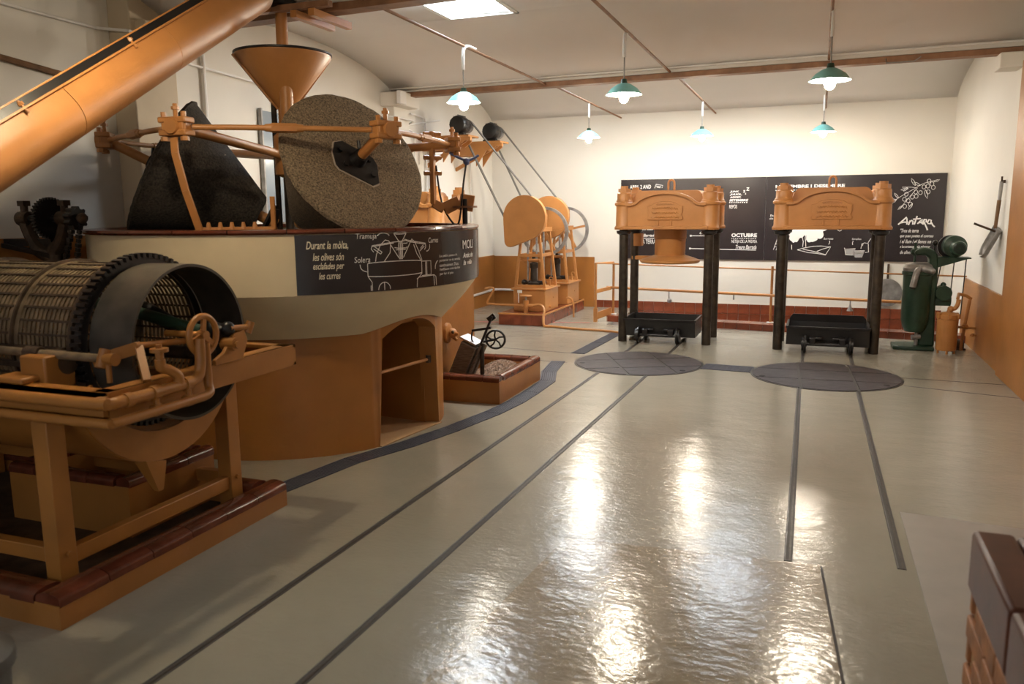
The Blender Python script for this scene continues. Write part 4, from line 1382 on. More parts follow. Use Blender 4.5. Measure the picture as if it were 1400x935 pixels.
# ------------------------------------------------------------------ drain grates
def grate(label, pts, wd, nm='drain_grate'):
    """a strip of bar grating along a bent line, piece by piece"""
    a0 = Vector((*pts[0], 0))
    t = thing(nm, label, 'grate', tuple(a0), 0, 'drain grates let into the floor')
    P = [Vector((*p, 0)) - a0 for p in pts]
    nrm = []
    for i in range(len(P)):
        d = (P[min(i + 1, len(P) - 1)] - P[max(i - 1, 0)]).normalized()
        nrm.append(Vector((-d.y, d.x, 0)))
    for i in range(len(P) - 1):
        a, b, na, nb = P[i], P[i + 1], nrm[i], nrm[i + 1]
        MB().prism([tuple((a + na * wd / 2)[:2]), tuple((a - na * wd / 2)[:2]), tuple((b - nb * wd / 2)[:2]), tuple((b + nb * wd / 2)[:2])], 'z', -.001, .0015).build('channel', 'joint', t, smooth=False)
        m = MB()
        for k in range(8):
            f = -.5 + (k + .5) / 8
            p, q = a + na * wd * f, b + nb * wd * f
            e = (q - p) * .008
            m.bar(p + e + Vector((0, 0, .004)), q - e + Vector((0, 0, .004)), wd / 8 * .62, .006)
        nb_ = max(2, int((b - a).length / .06))
        for k in range(nb_ + 1):
            f = .01 + .98 * k / nb_
            c = a.lerp(b, f)
            n_ = na.lerp(nb, f)
            m.bar(c - n_ * wd / 2 + Vector((0, 0, .003)), c + n_ * wd / 2 + Vector((0, 0, .003)), .008, .004)
        m.build('grating', 'grate', t, kind='stuff')
    return t


grate('long bent drain grate curving past the mill basin and the olive stone curb', [(-2.90, 3.62), (-2.77, 4.35), (-2.60, 4.80), (-2.48, 5.25), (-2.37, 5.80), (-2.325, 6.20), (-2.32, 6.60), (-2.33, 7.10), (-2.46, 7.55), (-2.54, 8.10)], .155)
grate('straight drain grate running from the diagonal turntable towards the railing', [(-2.47, 8.62), (-2.44, 9.4), (-2.41, 10.25)], .16)
grate('short wide drain grate between the two turntables', [(-1.04, 8.30), (-.55, 8.26)], .30)

# ------------------------------------------------------------------ twin pumps on a tiled plinth
pp = thing('pump_plinth', 'low plinth faced with red brown tiles under the two pumps', 'plinth', (-3.86, 11.58, 0))
MB().box((-3.86, 11.58, .08), (.66, 2.02, .155)).build('core', 'grout', pp, world=True)
k_ = 0
for i in range(4):
    for y, z, s_ in ((10.562, .075, (.163, .016, .145)), (12.598, .075, (.163, .016, .145))):
        MB().box((-4.19 + .166 * (i + .5) - .0, y, z), s_).build('tile', 'red_tile', pp, world=True)
for i in range(12):
    MB().box((-3.522, 10.57 + .17 * (i + .5), .075), (.016, .166, .145)).build('tile', 'red_tile', pp, world=True)
    for j in range(4):
        MB().box((-4.19 + .166 * (j + .5), 10.57 + .17 * (i + .5), .158), (.162, .166, .016)).build('tile', 'red_tile', pp, world=True)
MB().bar((-4.2, 10.553, .16), (-3.51, 10.553, .16), .02, .02).bar((-3.514, 10.553, .16), (-3.514, 12.6, .16), .02, .02).bar((-3.514, 10.553, 0), (-3.514, 10.553, .16), .02, .02).build('edge_strip', 'orange', pp, world=True)


def teardrop(cx, cz, r, tx, tz, rt_):
    """outline of a belt guard: big circle with a small one at its lower left"""
    d = math.hypot(tx - cx, tz - cz)
    base = math.atan2(tz - cz, tx - cx)
    off = math.acos((r - rt_) / d)
    pts = []
    a0, a1 = base + off, base + 2 * math.pi - off
    for k in range(31):
        a = a0 + (a1 - a0) * k / 30
        pts.append((cx + r * math.cos(a), cz + r * math.sin(a)))
    for k in range(9):
        a = base - off + 2 * off * k / 8
        pts.append((tx + rt_ * math.cos(a), tz + rt_ * math.sin(a)))
    return pts


def pump(label, loc):
    t = thing('piston_pump', label, 'pump', loc, 0, 'twin belt driven pumps')
    MB().box((0, 0, .155), (.48, .62, .31)).build('tank', 'orange', t, bev=.008)
    MB().box((0, 0, .322), (.53, .68, .024)).build('tank_lid', 'orange', t, bev=.005)
    zt = 1.16
    for y in (-.27, .25):
        for s_ in (-1, 1):
            MB().bar((s_ * .22, y, .33), (s_ * .125, y * .9, zt), .036, .036).build('frame_leg', 'orange', t, bev=.004)
        MB().bar((-.16, y * .95, .80), (.16, y * .95, .80), .03, .04).build('frame_rail', 'orange', t)
        MB().bar((-.20, y, .36), (.20, y, .36), .03, .04).build('frame_rail', 'orange', t)
    for s_ in (-1, 1):
        MB().bar((s_ * .155, -.25, .80), (s_ * .155, .24, .80), .03, .04).build('frame_rail', 'orange', t)
        MB().bar((s_ * .125, -.30, zt), (s_ * .125, .30, zt), .05, .06).build('bearing_rail', 'orange', t)
    MB().cyl((0, -.34, 1.16), (0, .46, 1.16), .025).build('crankshaft', 'steel', t)
    fw = MB().lathe([(.325, -.03), (.365, -.03), (.365, .03), (.325, .03)], 48, Matrix.Translation((0, .40, 1.12)) @ Matrix.Rotation(R(90), 4, 'X'), closed_prof=True).build('flywheel', 'grey_metal', t)
    for k in range(5):
        a = 2 * math.pi * k / 5 + .2
        MB().bar((0, .40, 1.12), (.34 * math.cos(a), .40, 1.12 + .34 * math.sin(a)), .035, .03, up=(0, 1, 0)).build('spoke', 'orange', fw)
    MB().prism(teardrop(-.04, 1.33, .315, -.255, 1.005, .085), 'y', -.40, -.31).build('belt_guard', 'orange', t, bev=.006)
    for x in (-.08, .02, .10):
        MB().cyl((x, -.05 + x, .42), (x, -.05 + x, 1.15), .014).build('piston_rod', 'steel', t)
    MB().lathe([(.09, .35), (.09, .40), (.05, .42), (.045, .60), (.06, .62), (.06, .68), (.025, .70), (.025, .80)], 18, Matrix.Translation((0, -.10, 0))).build('cylinder', 'post_steel', t)
    MB().cyl((-.15, -.10, .40), (.15, -.10, .40), .03).sphere((-.15, -.1, .40), .042).sphere((.15, -.1, .40), .042).build('valve_block', 'iron', t)
    MB().cyl((-.16, -.12, .72), (.10, -.12, .72), .024).tube([(-.20 + .03 * math.cos(a), -.12, .74 + .03 * math.sin(a)) for a in [k * .6 for k in range(10)]], .008, 6).build('linkage', 'orange', t)
    MB().cyl((.24, -.1, .36), (.24, -.1, .45), .012).tube([(.26 + .03 * math.cos(a), -.1, .45 + .035 * math.sin(a)) for a in [k * .5 for k in range(12)]], .007, 6).build('cock', 'orange', t)
    MB().cyl((.24, .06, .18), (.247, .06, .18), .012).cyl((.24, -.12, .06), (.27, -.12, .06), .02).build('drain_plug', 'orange', t)
    return t


pump('orange belt driven pump nearer the mill, with the valve pipe before its tank', (-3.82, 11.12, .167))
pump('orange belt driven pump standing next to the tiled far wall', (-3.78, 12.10, .167))
vp = thing('valve_pipe', 'orange pipe and valve with a flat handwheel before the pumps', 'valve', (-3.88, 10.67, .167))
MB().tube(bez([(-.56, .0, .33), (-.42, -.02, .33), (-.52, -.02, .14), (-.44, -.02, .11), (.0, 0, .10)], 6), .016).build('inlet_pipe', 'orange', vp)
MB().cyl((.06, 0, .0), (.06, 0, .06), .03).cyl((.06, 0, .06), (.06, 0, .18), .038).cyl((-.02, 0, .10), (.17, 0, .10), .026).build('valve_body', 'orange', vp, bev=0)
MB().cyl((.06, 0, .18), (.06, 0, .24), .012).build('stem', 'steel', vp)
MB().lathe([(.001, .235), (.08, .235), (.085, .242), (.08, .25), (.001, .25)], 24, Matrix.Translation((.06, 0, 0))).build('handwheel', 'orange', vp)
MB().tube(bez([(.14, 0, .10), (.28, -.02, .12), (.36, -.08, .06), (.37, -.16, -.05), (.40, -.19, -.145), (.52, -.2, -.148)], 6), .018).build('outlet_pipe', 'orange', vp)
MB().bar((-.05, 0, .14), (-.05, 0, .30), .012, .004).box((-.03, -.01, .30), (.07, .004, .04)).build('tag_plate', 'pipe_white', vp)
hz = MB().tube(bez([(-3.36, 10.47, .017), (-3.0, 10.36, .017), (-2.6, 10.30, .017), (-2.36, 10.20, .017), (-2.33, 10.12, .017)], 5), .016).build('floor_pipe', 'orange')
tag(hz, 'orange pipe lying along the floor from the pump plinth to the press', 'pipe')
h2 = MB().tube(bez([(-3.47, 11.50, .30), (-3.40, 11.49, .30), (-3.36, 11.48, .22), (-3.355, 11.48, .02)], 5), .014).build('drain_pipe', 'orange')
tag(h2, 'short bent orange pipe down the side of the tiled pump plinth', 'pipe')


# ------------------------------------------------------------------ wall motors and belts
def wall_motor(label, loc, blab, wheel, mo):
    t = thing('wall_motor', label, 'motor', loc, 0, 'motors on wall brackets')
    # origin on the wall, at shelf height
    MB().box((mo / 2 + .10, .02, -.012), (mo + .20, .36, .024)).build('shelf', 'orange', t)
    for y in (-.13, .13):
        MB().prism([(0, -.024), (mo + .12, -.024), (mo + .12, -.08), (mo + .02, -.15), (mo - .03, -.13), (mo - .20, -.36), (mo - .20, -.20), (0, -.20)], 'y', y - .012, y + .012).build('gusset', 'orange', t)
    MB().bar((.0, .0, -.40), (mo + .10, .0, -.05), .03, .05).build('brace', 'orange', t)
    MB().box((mo + .16, -.12, -.05), (.12, .06, .05)).build('slide_rail', 'orange', t)
    b = MB().lathe([(.001, -.12), (.05, -.12), (.10, -.10), (.122, -.07), (.126, .06), (.11, .10), (.05, .12), (.001, .12)], 28, Matrix.Translation((mo, .0, .15)) @ Matrix.Rotation(R(90), 4, 'X')).build('motor_body', 'black_paint', t)
    for k in range(12):
        a = 2 * math.pi * k / 12
        MB().bar((mo + .126 * math.cos(a), -.06, .15 + .126 * math.sin(a)), (mo + .126 * math.cos(a), .06, .15 + .126 * math.sin(a)), .008, .016, up=(math.cos(a), 0, math.sin(a))).build('cooling_fin', 'black_paint', b)
    MB().box((mo, 0, .012), (.2, .2, .03)).build('foot', 'black_paint', t)
    MB().cyl((mo, .10, .15), (mo, .28, .15), .02).build('motor_shaft', 'steel', t)
    MB().lathe([(.001, -.045), (.09, -.045), (.09, .045), (.001, .045)], 24, Matrix.Translation((mo, .24, .15)) @ Matrix.Rotation(R(90), 4, 'X')).build('pulley', 'grey_metal', t)
    # belt loop to the pump flywheel
    cx, cz = loc[0] + mo, loc[2] + .15
    y = loc[1] + .24
    wx, wz, wr = wheel
    d = math.hypot(wx - cx, wz - cz)
    base = math.atan2(cz - wz, cx - wx)
    off = math.acos((wr - .092) / d)
    pts = []
    for k in range(25):
        a = base + off + (2 * math.pi - 2 * off) * k / 24
        pts.append((wx + wr * math.cos(a), wz + wr * math.sin(a)))
    for k in range(9):
        a = base - off + 2 * off * k / 8
        pts.append((cx + .092 * math.cos(a), cz + .092 * math.sin(a)))
    n = len(pts)
    vs, fs = [], []
    for i, (x, z) in enumerate(pts):
        x0, z0 = pts[i - 1]
        x1, z1 = pts[(i + 1) % n]
        l = math.hypot(x1 - x0, z1 - z0)
        nx, nz = (z1 - z0) / l * .005, -(x1 - x0) / l * .005
        for yy, s_ in ((-.033, -1), (.033, -1), (.033, 1), (-.033, 1)):
            vs.append((x + nx * s_, y + yy, z + nz * s_))
    for i in range(n):
        j = (i + 1) % n
        for k in range(4):
            fs.append((i * 4 + k, i * 4 + (k + 1) % 4, j * 4 + (k + 1) % 4, j * 4 + k))
    bl = MB().add(vs, fs).build('drive_belt', 'belt')
    tag(bl, blab, 'belt', 'long drive belts')
    return t


wall_motor('black electric motor on an orange wall bracket, driving the pump nearer the mill', (XL, 10.525, 2.63), 'grey drive belt down to the flywheel of the pump nearer the mill', (-3.86, 1.497, .27), .52)
wall_motor('black electric motor on an orange wall bracket in the room corner', (XL, 11.505, 2.62), 'grey drive belt down to the flywheel of the pump by the far wall', (-3.82, 1.497, .27), .60)

# ------------------------------------------------------------------ railing on the tiled step
rl = thing('railing', 'thin orange pipe railing on the tiled step before the far wall', 'railing', (-2.76, 11.51, .085))


def RL(m, name, **k):
    return m.build(name, 'orange', rl, world=True, **k)


def rail_y(x):
    return 11.51 - .1365 * (x + 2.76)


for x in (-2.76, -.54):
    p = RL(MB().cyl((x, rail_y(x), .085), (x, rail_y(x), .84), .017, n=12), 'post')
    MB().lathe([(.017, 0), (.05, 0), (.05, .01), (.017, .012)], 16, Matrix.Translation((x + 2.76, rail_y(x) - 11.51, 0))).build('base_flange', 'white_enamel', p)
RL(MB().cyl((-2.95, 11.22, .0), (-2.95, 11.22, .85), .018, n=12).box((-2.95, 11.22, .10), (.05, .05, .2)), 'post')
RL(MB().cyl((-2.76, 11.51, .82), (1.69, rail_y(1.69), .775), .010, n=10), 'top_rail')
RL(MB().cyl((-2.86, 11.51, .478), (1.02, rail_y(1.02), .436), .019, n=12), 'lower_rail')
RL(MB().cyl((-2.95, 11.22, .845), (-2.76, 11.51, .845), .012, n=10), 'top_rail')
RL(MB().cyl((-2.95, 11.22, .845), (-2.70, 11.50, .825), .010, n=10), 'top_rail')
RL(MB().bar((-2.95, 11.22, .44), (-2.80, 11.50, .47), .03, .05), 'lower_rail')
RL(MB().bar((-2.95, 11.22, .08), (-2.78, 11.49, .14), .02, .10), 'toe_board')
for x, lab, r_ in ((-1.93, 'small grey ladle hanging from the railing behind the press with the ram', .034), (.43, 'small grey bell hanging from the railing behind the press without a ram', .036)):
    y = rail_y(x)
    h_ = thing('hanging_tool', lab, 'ladle' if x < 0 else 'bell', (x, y, .43), 0, 'tools hung on the railing')
    MB().cyl((0, 0, -.09), (0, 0, .02), .008, n=8).build('stem', 'grey_metal', h_)
    if x < 0:
        MB().sphere((.01, -.01, -.11), r_).build('bowl', 'grey_metal', h_)
    else:
        MB().lathe([(.008, -.05), (.016, -.08), (.036, -.125), (.038, -.135), (.001, -.14)], 16).build('bell_body', 'grey_metal', h_)
h_ = thing('hanging_hook', 'short hook hanging from the railing between the presses', 'hook', (-1.03, rail_y(-1.03), .455))
MB().cyl((0, 0, -.07), (0, 0, .0), .010, n=8).sphere((0, 0, -.07), .012).build('hook_stem', 'grey_metal', h_)
pn = thing('flat_pan', 'flat round grey pan with a handle hung on the far wall', 'pan', (.99, YF - .02, .36))
MB().lathe([(.001, 0), (.19, 0), (.205, .012), (.205, .02), (.19, .02), (.001, .012)], 36, Matrix.Rotation(R(90), 4, 'X')).build('pan', 'grey_metal', pn)
MB().bar((0, -.01, .19), (0, -.01, .42), .03, .014).build('handle', 'rust_iron', pn)

# ------------------------------------------------------------------ printed board on the far wall
XB0, XB1, ZB0, ZB1, XS = -3.005, 1.67, .815, 2.07, -.765
bd = thing('info_board', 'long dark printed board of white lettering and drawings on the far wall', 'board', (XB0, YF - .03, ZB0))
for a, b in ((XB0, XS - .003), (XS + .003, XB1)):
    MB().box(((a + b) / 2, YF - .015, (ZB0 + ZB1) / 2), (b - a, .022, ZB1 - ZB0)).build('panel', 'board', bd, world=True)


def on_board(x, z):
    return Vector((x - XB0, .0015, z - ZB0))


for s_, x, z, wd, ht, sh, bo in (
        ('ABRIL 2 AND', -2.86, 1.925, .34, .06, 0, .015),
        ('JUNY,', -1.297, 1.836, .133, .034, .2, .03), ('JULIOL,', -1.296, 1.794, .178, .034, .2, .03), ('AGOST,', -1.295, 1.752, .166, .034, .2, .03), ('SETEMBRE', -1.303, 1.708, .283, .034, .2, .035),
        ('REPÒS', -1.299, 1.600, .115, .070, 0, 0), ('Z', -1.056, 1.868, .046, .046, 0, .02), ('z', -1.10, 1.842, .030, .034, 0, .02), ('z', -1.075, 1.81, .02, .022, 0, .01),
        ('FEBRER', -2.77, 1.272, .338, .056, 0, .035), ('i Barrada', -2.66, 1.165, .23, .045, .3, .015), ('EN LA TERRA', -2.75, 1.052, .322, .068, 0, 0),
        ('Cup', -1.739, 1.196, .103, .050, .3, .01), ('OCTUBRE', -1.252, 1.164, .379, .057, 0, .035), ('NETEJA DE LA PREMSA', -1.248, 1.060, .379, .062, 0, 0),
        ('Treure Barrada', -1.183, .982, .309, .060, .3, .012), ('Escala', -.69, 1.475, .13, .030, .1, 0), ('alta d\'oli', -.70, 1.432, .13, .028, .1, 0),
        ('NOVEMBRE I DESEMBRE', -.631, 1.897, .969, .046, 0, .035), ('Borrassa', .086, 1.130, .131, .030, .1, 0), ('Senalles', .475, 1.127, .127, .030, .1, 0),
        ('"Tros de terra', 1.115, 1.238, .236, .054, .3, .01), ('que quan poetes el conreus', 1.115, 1.155, .433, .056, .3, .01), ('i el llum i el llenes no', 1.119, 1.083, .405, .052, .3, .01),
        ('s\'acontenen als plantar', 1.124, 1.004, .394, .052, .3, .01), ('de oliver"', 1.129, .928, .167, .052, .3, .01)):
    lettering(bd, s_, x, z, wd, ht, on_board, 'chalk', sh, bo)


def dots(x, z, wd, n):
    return [[(x + wd * k / n, z), (x + wd * (k + .5) / n, z)] for k in range(n)]


strokes(bd, dots(-1.303, 1.69, .284, 9), .013, on_board)
strokes(bd, dots(-1.251, 1.145, .38, 14) + dots(-.631, 1.865, .969, 30), .011, on_board)
for l_, w_ in (([(-2.77, 1.142), (-2.43, 1.142)], .010), ([(-1.89, 1.182), (-1.64, 1.182)], .010), ([(-1.89, .982), (-1.60, .978), (-.88, .966)], .010), ([(-1.89, 1.182), (-1.86, 1.182)], .026), ([(-1.67, 1.182), (-1.64, 1.182)], .026), ([(-1.895, .982), (-1.87, .982)], .026)):
    strokes(bd, [l_], w_, on_board)
strokes(bd, [[(-2.46, 1.93), (-2.44, 1.99), (-2.33, 1.97), (-2.345, 1.93)], [(-2.44, 1.965), (-2.36, 1.95)], [(-2.43, 1.945), (-2.37, 1.935)]], .008, on_board)
# olive tree with ladder, ground cloth and baskets
blob = MB()
rb = random.Random(5)
for (cx, cz, rx, rz_) in ((-.33, 1.17, .075, .085), (-.30, 1.27, .09, .07), (-.20, 1.32, .09, .08), (-.17, 1.24, .06, .05), (-.08, 1.18, .09, .08), (-.02, 1.25, .10, .08), (.05, 1.31, .09, .06), (-.07, 1.36, .12, .08), (-.11, 1.14, .05, .05), (-.25, 1.22, .07, .07), (-.14, 1.29, .07, .07), (-.36, 1.22, .05, .06), (.02, 1.20, .06, .06), (-.20, 1.40, .12, .06)):
    pts_ = [(cx + rx * math.cos(t) * rb.uniform(.86, 1.1), cz + rz_ * math.sin(t) * rb.uniform(.86, 1.1)) for t in [2 * math.pi * k / 18 for k in range(18)]]
    nb0 = len(blob.v)
    blob.add([tuple(on_board(*p) + Vector((0, -.0004 * nb0 / 18, 0))) for p in pts_], [tuple(range(18))])
blob.build('drawing', 'chalk', bd, smooth=False)
strokes(bd, [[(-.25, 1.24), (-.22, 1.17), (-.20, 1.10), (-.205, 1.02)], [(-.17, 1.22), (-.175, 1.15), (-.165, 1.08), (-.16, 1.02)], [(-.11, 1.18), (-.165, 1.12)],
             [(-.28, .975), (-.20, 1.0), (-.05, 1.03), (.05, 1.035), (.19, 1.025), (.12, .90), (0.0, .925), (-.12, .935), (-.28, .975)], [(-.2, .985), (-.05, .955), (.13, .905)], [(0.0, .955), (.08, .99), (.19, 1.025)],
             [(-.624, .972), (-.54, 1.25)], [(-.585, .968), (-.505, 1.245)], [(-.61, 1.02), (-.572, 1.015)], [(-.597, 1.065), (-.558, 1.06)], [(-.583, 1.11), (-.545, 1.105)], [(-.57, 1.155), (-.532, 1.15)], [(-.557, 1.2), (-.52, 1.195)],
             bez([(.165, 1.115), (.172, 1.09), (.158, 1.06)], 4), bez([(.495, 1.112), (.485, 1.085), (.49, 1.055)], 4), [(-.365, 1.05), (-.36, .98)], [(.27, 1.275), (.30, 1.255), (.33, 1.275)],
             [(.605, 1.0), (.612, 1.07), (.65, 1.085), (.70, 1.075), (.71, .95), (.665, .945)], [(.695, 1.085), (.73, 1.15)], [(.62, 1.04), (.635, 1.08)]], .008, on_board)
for (x0, x1, z0, z1) in ((.385, .53, .915, .995), (.505, .655, .880, .965)):
    MB().add([tuple(on_board(*p)) for p in ((x0 + .02, z0), (x1 - .025, z0), (x1, z1), (x0, z1))], [(0, 1, 2, 3)]).build('drawing', 'chalk_grey', bd, smooth=False)
strokes(bd, [[(.377, 1.01), (.385, .995), (.40, .91), (.51, .905)], [(.385, .99), (.53, 1.0)], [(.50, .965), (.655, .97), (.625, .878), (.53, .876), (.50, .965)], [(.515, .93), (.645, .935)]], .009, on_board)
# olive branch
br_ = [bez([(1.02, 1.70), (1.12, 1.77), (1.25, 1.85), (1.38, 1.93), (1.55, 1.975)], 5), bez([(1.09, 1.58), (1.16, 1.68), (1.24, 1.79), (1.30, 1.87)], 5), bez([(1.10, 1.88), (1.20, 1.88), (1.28, 1.87)], 4)]
for (x, z) in ((1.16, 1.78), (1.14, 1.71), (1.19, 1.69), (1.24, 1.74), (1.29, 1.75), (1.28, 1.81), (1.34, 1.80), (1.22, 1.64), (1.15, 1.61), (1.44, 1.81), (1.43, 1.89), (1.48, 1.92), (1.44, 1.96), (1.50, 1.87), (1.38, 1.88)):
    br_.append(arc(x, z, .024, .029, 0, 360, 12))
for (x, z, a, l) in ((1.03, 1.70, 170, .09), (1.04, 1.71, 215, .12), (1.06, 1.73, 130, .09), (1.27, 1.90, 120, .12), (1.18, 1.86, 190, .10), (1.17, 1.88, 230, .08), (1.40, 1.84, 285, .13), (1.12, 1.62, 225, .08), (1.25, 1.65, 240, .10), (1.50, 1.95, 20, .08), (1.33, 1.90, 150, .10)):
    c, s_ = math.cos(R(a)), math.sin(R(a))
    br_.append([(x + c * l * t - s_ * w_ * l, z + s_ * l * t + c * w_ * l) for t, w_ in ((0, 0), (.3, .13), (.65, .12), (1, 0), (.65, -.12), (.3, -.13), (0, 0))])
strokes(bd, br_, .005, on_board, 'chalk')
# brushed name
nm_ = [[(1.08, 1.35), (1.14, 1.41), (1.185, 1.455), (1.19, 1.43), (1.195, 1.35)], [(1.10, 1.37), (1.15, 1.385), (1.21, 1.385)], [(1.215, 1.345), (1.235, 1.41)], [(1.23, 1.385), (1.255, 1.41), (1.27, 1.40), (1.27, 1.35)],
       [(1.29, 1.35), (1.32, 1.47)], [(1.27, 1.425), (1.37, 1.435)], [(1.33, 1.36), (1.36, 1.395), (1.385, 1.425), (1.39, 1.36)], [(1.345, 1.375), (1.39, 1.385)],
       [(1.40, 1.35), (1.415, 1.425), (1.44, 1.42), (1.445, 1.39), (1.415, 1.38), (1.45, 1.31), (1.465, 1.27)], [(1.455, 1.37), (1.475, 1.42), (1.505, 1.41), (1.50, 1.36), (1.46, 1.365)], [(1.50, 1.39), (1.53, 1.34), (1.555, 1.315)]]
for l_ in nm_:
    strokes(bd, [l_], .019, on_board, 'chalk', 'lettering')

# ------------------------------------------------------------------ green separator machine
gm_ = thing('green_machine', 'dark green cast iron machine with a grey spouted head and belt motor', 'machine', (1.10, 10.15, 0))


def GM(m, name, mn='green', par=None, **k):
    return m.build(name, mn, par or gm_, **k)


GM(MB().prism([(-.24, -.16), (-.10, -.20), (.18, -.20), (.20, .20), (-.10, .20), (-.24, .14)], 'z', 0, .045), 'base_plate', bev=.012)
GM(MB().lathe([(.001, .20), (.10, .20), (.125, .25), (.148, .34), (.152, .84), (.165, .85), (.165, .885), (.14, .89), (.001, .89)], 32, Matrix.Translation((-.02, -.04, 0))), 'tank')
GM(MB().prism([(.02, .04), (.19, .04), (.175, .5), (.175, .98), (.16, 1.08), (.10, 1.14), (.02, 1.15), (-.05, 1.13), (-.08, 1.09), (-.05, 1.06), (.03, 1.07), (.075, 1.04), (.085, .96), (.06, .85), (.03, .5)], 'y', -.09, .11), 'column', bev=.02)
GM(MB().sphere((-.06, .01, 1.10), .05).cyl((-.06, .01, .95), (-.06, .01, 1.20), .014), 'neck_end')
hd2 = GM(MB().lathe([(.001, .88), (.15, .88), (.158, .90), (.158, .925), (.15, .935), (.135, .965), (.09, .98), (.001, .985)], 32, Matrix.Translation((-.02, -.04, 0))), 'bowl_cover', 'grey_metal')
MB().tube(bez([(-.02, -.17, .92), (-.05, -.21, .89), (-.07, -.23, .80), (-.085, -.235, .72)], 5), .034, 12).build('spout', 'grey_metal', hd2)
MB().cyl((.02, -.17, .92), (.10, -.22, .90), .042, .032).sphere((.10, -.22, .90), .034).build('outlet', 'grey_metal', hd2)
MB().cyl((-.088, -.236, .70), (-.085, -.235, .725), .028).build('spout_mouth', 'dark', hd2)
GM(MB().prism([(.16, .93), (.22, .95), (.46, 1.03), (.49, 1.03), (.49, 1.045), (.30, 1.05), (.16, 1.04)], 'y', -.10, .14), 'motor_shelf', bev=.006)
mt = GM(MB().lathe([(.001, -.13), (.04, -.13), (.06, -.12), (.09, -.11), (.118, -.09), (.122, .12), (.10, .15), (.001, .15)], 32, Matrix.Translation((.325, .0, 1.165)) @ Matrix.Rotation(R(90), 4, 'X') @ Matrix.Scale(-1, 4, (0, 0, 1))), 'motor', 'green')
MB().lathe([(.001, .24), (.05, .24), (.072, .228), (.08, .20), (.082, .10), (.001, .10)], 28, Matrix.Translation((.345, 0, 1.15)) @ Matrix.Rotation(R(90), 4, 'X')).build('end_shield', 'green', mt)
for r_ in (.02, .036, .052):
    MB().tube([(.345 + r_ * math.cos(t), -.241, 1.15 + r_ * math.sin(t)) for t in [2 * math.pi * k / 20 for k in range(20)]], .004, 6, closed=True).build('end_ring', 'iron', mt)
MB().lathe([(.001, -.03), (.13, -.03), (.13, .03), (.001, .03)], 28, Matrix.Translation((.30, .10, 1.155)) @ Matrix.Rotation(R(90), 4, 'X')).build('pulley', 'iron', mt)
GM(MB().sphere((.135, .02, 1.20), .032).cyl((.135, .02, 1.05), (.135, .02, 1.20), .008), 'switch_knob', 'black_paint')
m2 = GM(MB().lathe([(.001, -.10), (.06, -.10), (.08, -.07), (.082, .10), (.001, .10)], 24, Matrix.Translation((.245, -.02, .65)) @ Matrix.Rotation(R(90), 4, 'X')), 'gear_case')
MB().cyl((.16, -.02, .56), (.33, -.02, .56), .055).sphere((.245, -.02, .735), .03).box((.245, -.02, .53), (.16, .12, .05)).build('case_foot', 'green', m2)
for (xa, za, xb, zb) in ((.22, 1.04, .165, .62), (.34, 1.04, .325, .66), (.455, 1.03, .44, .40)):
    GM(MB().cyl((xa, .0, za), (xb, .0, zb), .006, n=8), 'belt_strand', 'iron')
GM(MB().cyl((-.05, -.12, .14), (.04, -.10, .15), .028).cyl((.0, -.10, .05), (.0, -.10, .2), .02), 'drain_cock', 'grey_metal')
oc = thing('pump_canister', 'orange cylindrical canister with bolted lid beside the green machine', 'canister', (1.385, 9.90, 0))
MB().lathe([(.001, .035), (.098, .035), (.104, .05), (.106, .38), (.114, .385), (.114, .43), (.104, .44), (.06, .455), (.001, .46)], 28).build('body', 'orange', oc)
for a in (200, 270, 340):
    MB().cyl((.085 * math.cos(R(a)), .085 * math.sin(R(a)), 0), (.085 * math.cos(R(a)), .085 * math.sin(R(a)), .05), .012).build('foot', 'orange', oc)
for a in (215, 270, 325, 35, 145):
    MB().box((.112 * math.cos(R(a)), .112 * math.sin(R(a)), .42), (.03, .03, .05), (0, 0, R(a))).build('lid_clamp', 'orange', oc)
MB().tube(bez([(.0, 0, .45), (.02, 0, .49), (.06, .0, .50), (.085, 0, .55), (.09, .0, .60)], 4), .024).sphere((.02, 0, .49), .035).build('lid_fitting', 'orange', oc)
gp = thing('pipe_run', 'orange pipework with elbows against the right wall by the canister', 'pipe', (1.60, 10.1, 0))
MB().tube([(-.12, -.1, .60), (-.10, 0, .64), (-.02, .02, .62), (.03, .05, .585), (.02, .05, .57), (-.03, .03, .10), (-.03, .03, 0.0)], .018).build('riser', 'orange', gp)
MB().tube([(-.12, .0, .27), (.095, .02, .26)], .014).cyl((-.03, .01, .27), (.01, .03, .27), .03).build('branch', 'orange', gp)
MB().sphere((.06, -.05, .19), .02).cyl((.05, 0, .18), (.10, -.05, .19), .012).build('tap', 'orange', gp)
MB().cyl((-.10, .10, .06), (.0, .10, .06), .06).box((-.05, .1, .01), (.14, .12, .02)).build('pump_body', 'rust_iron', gp)

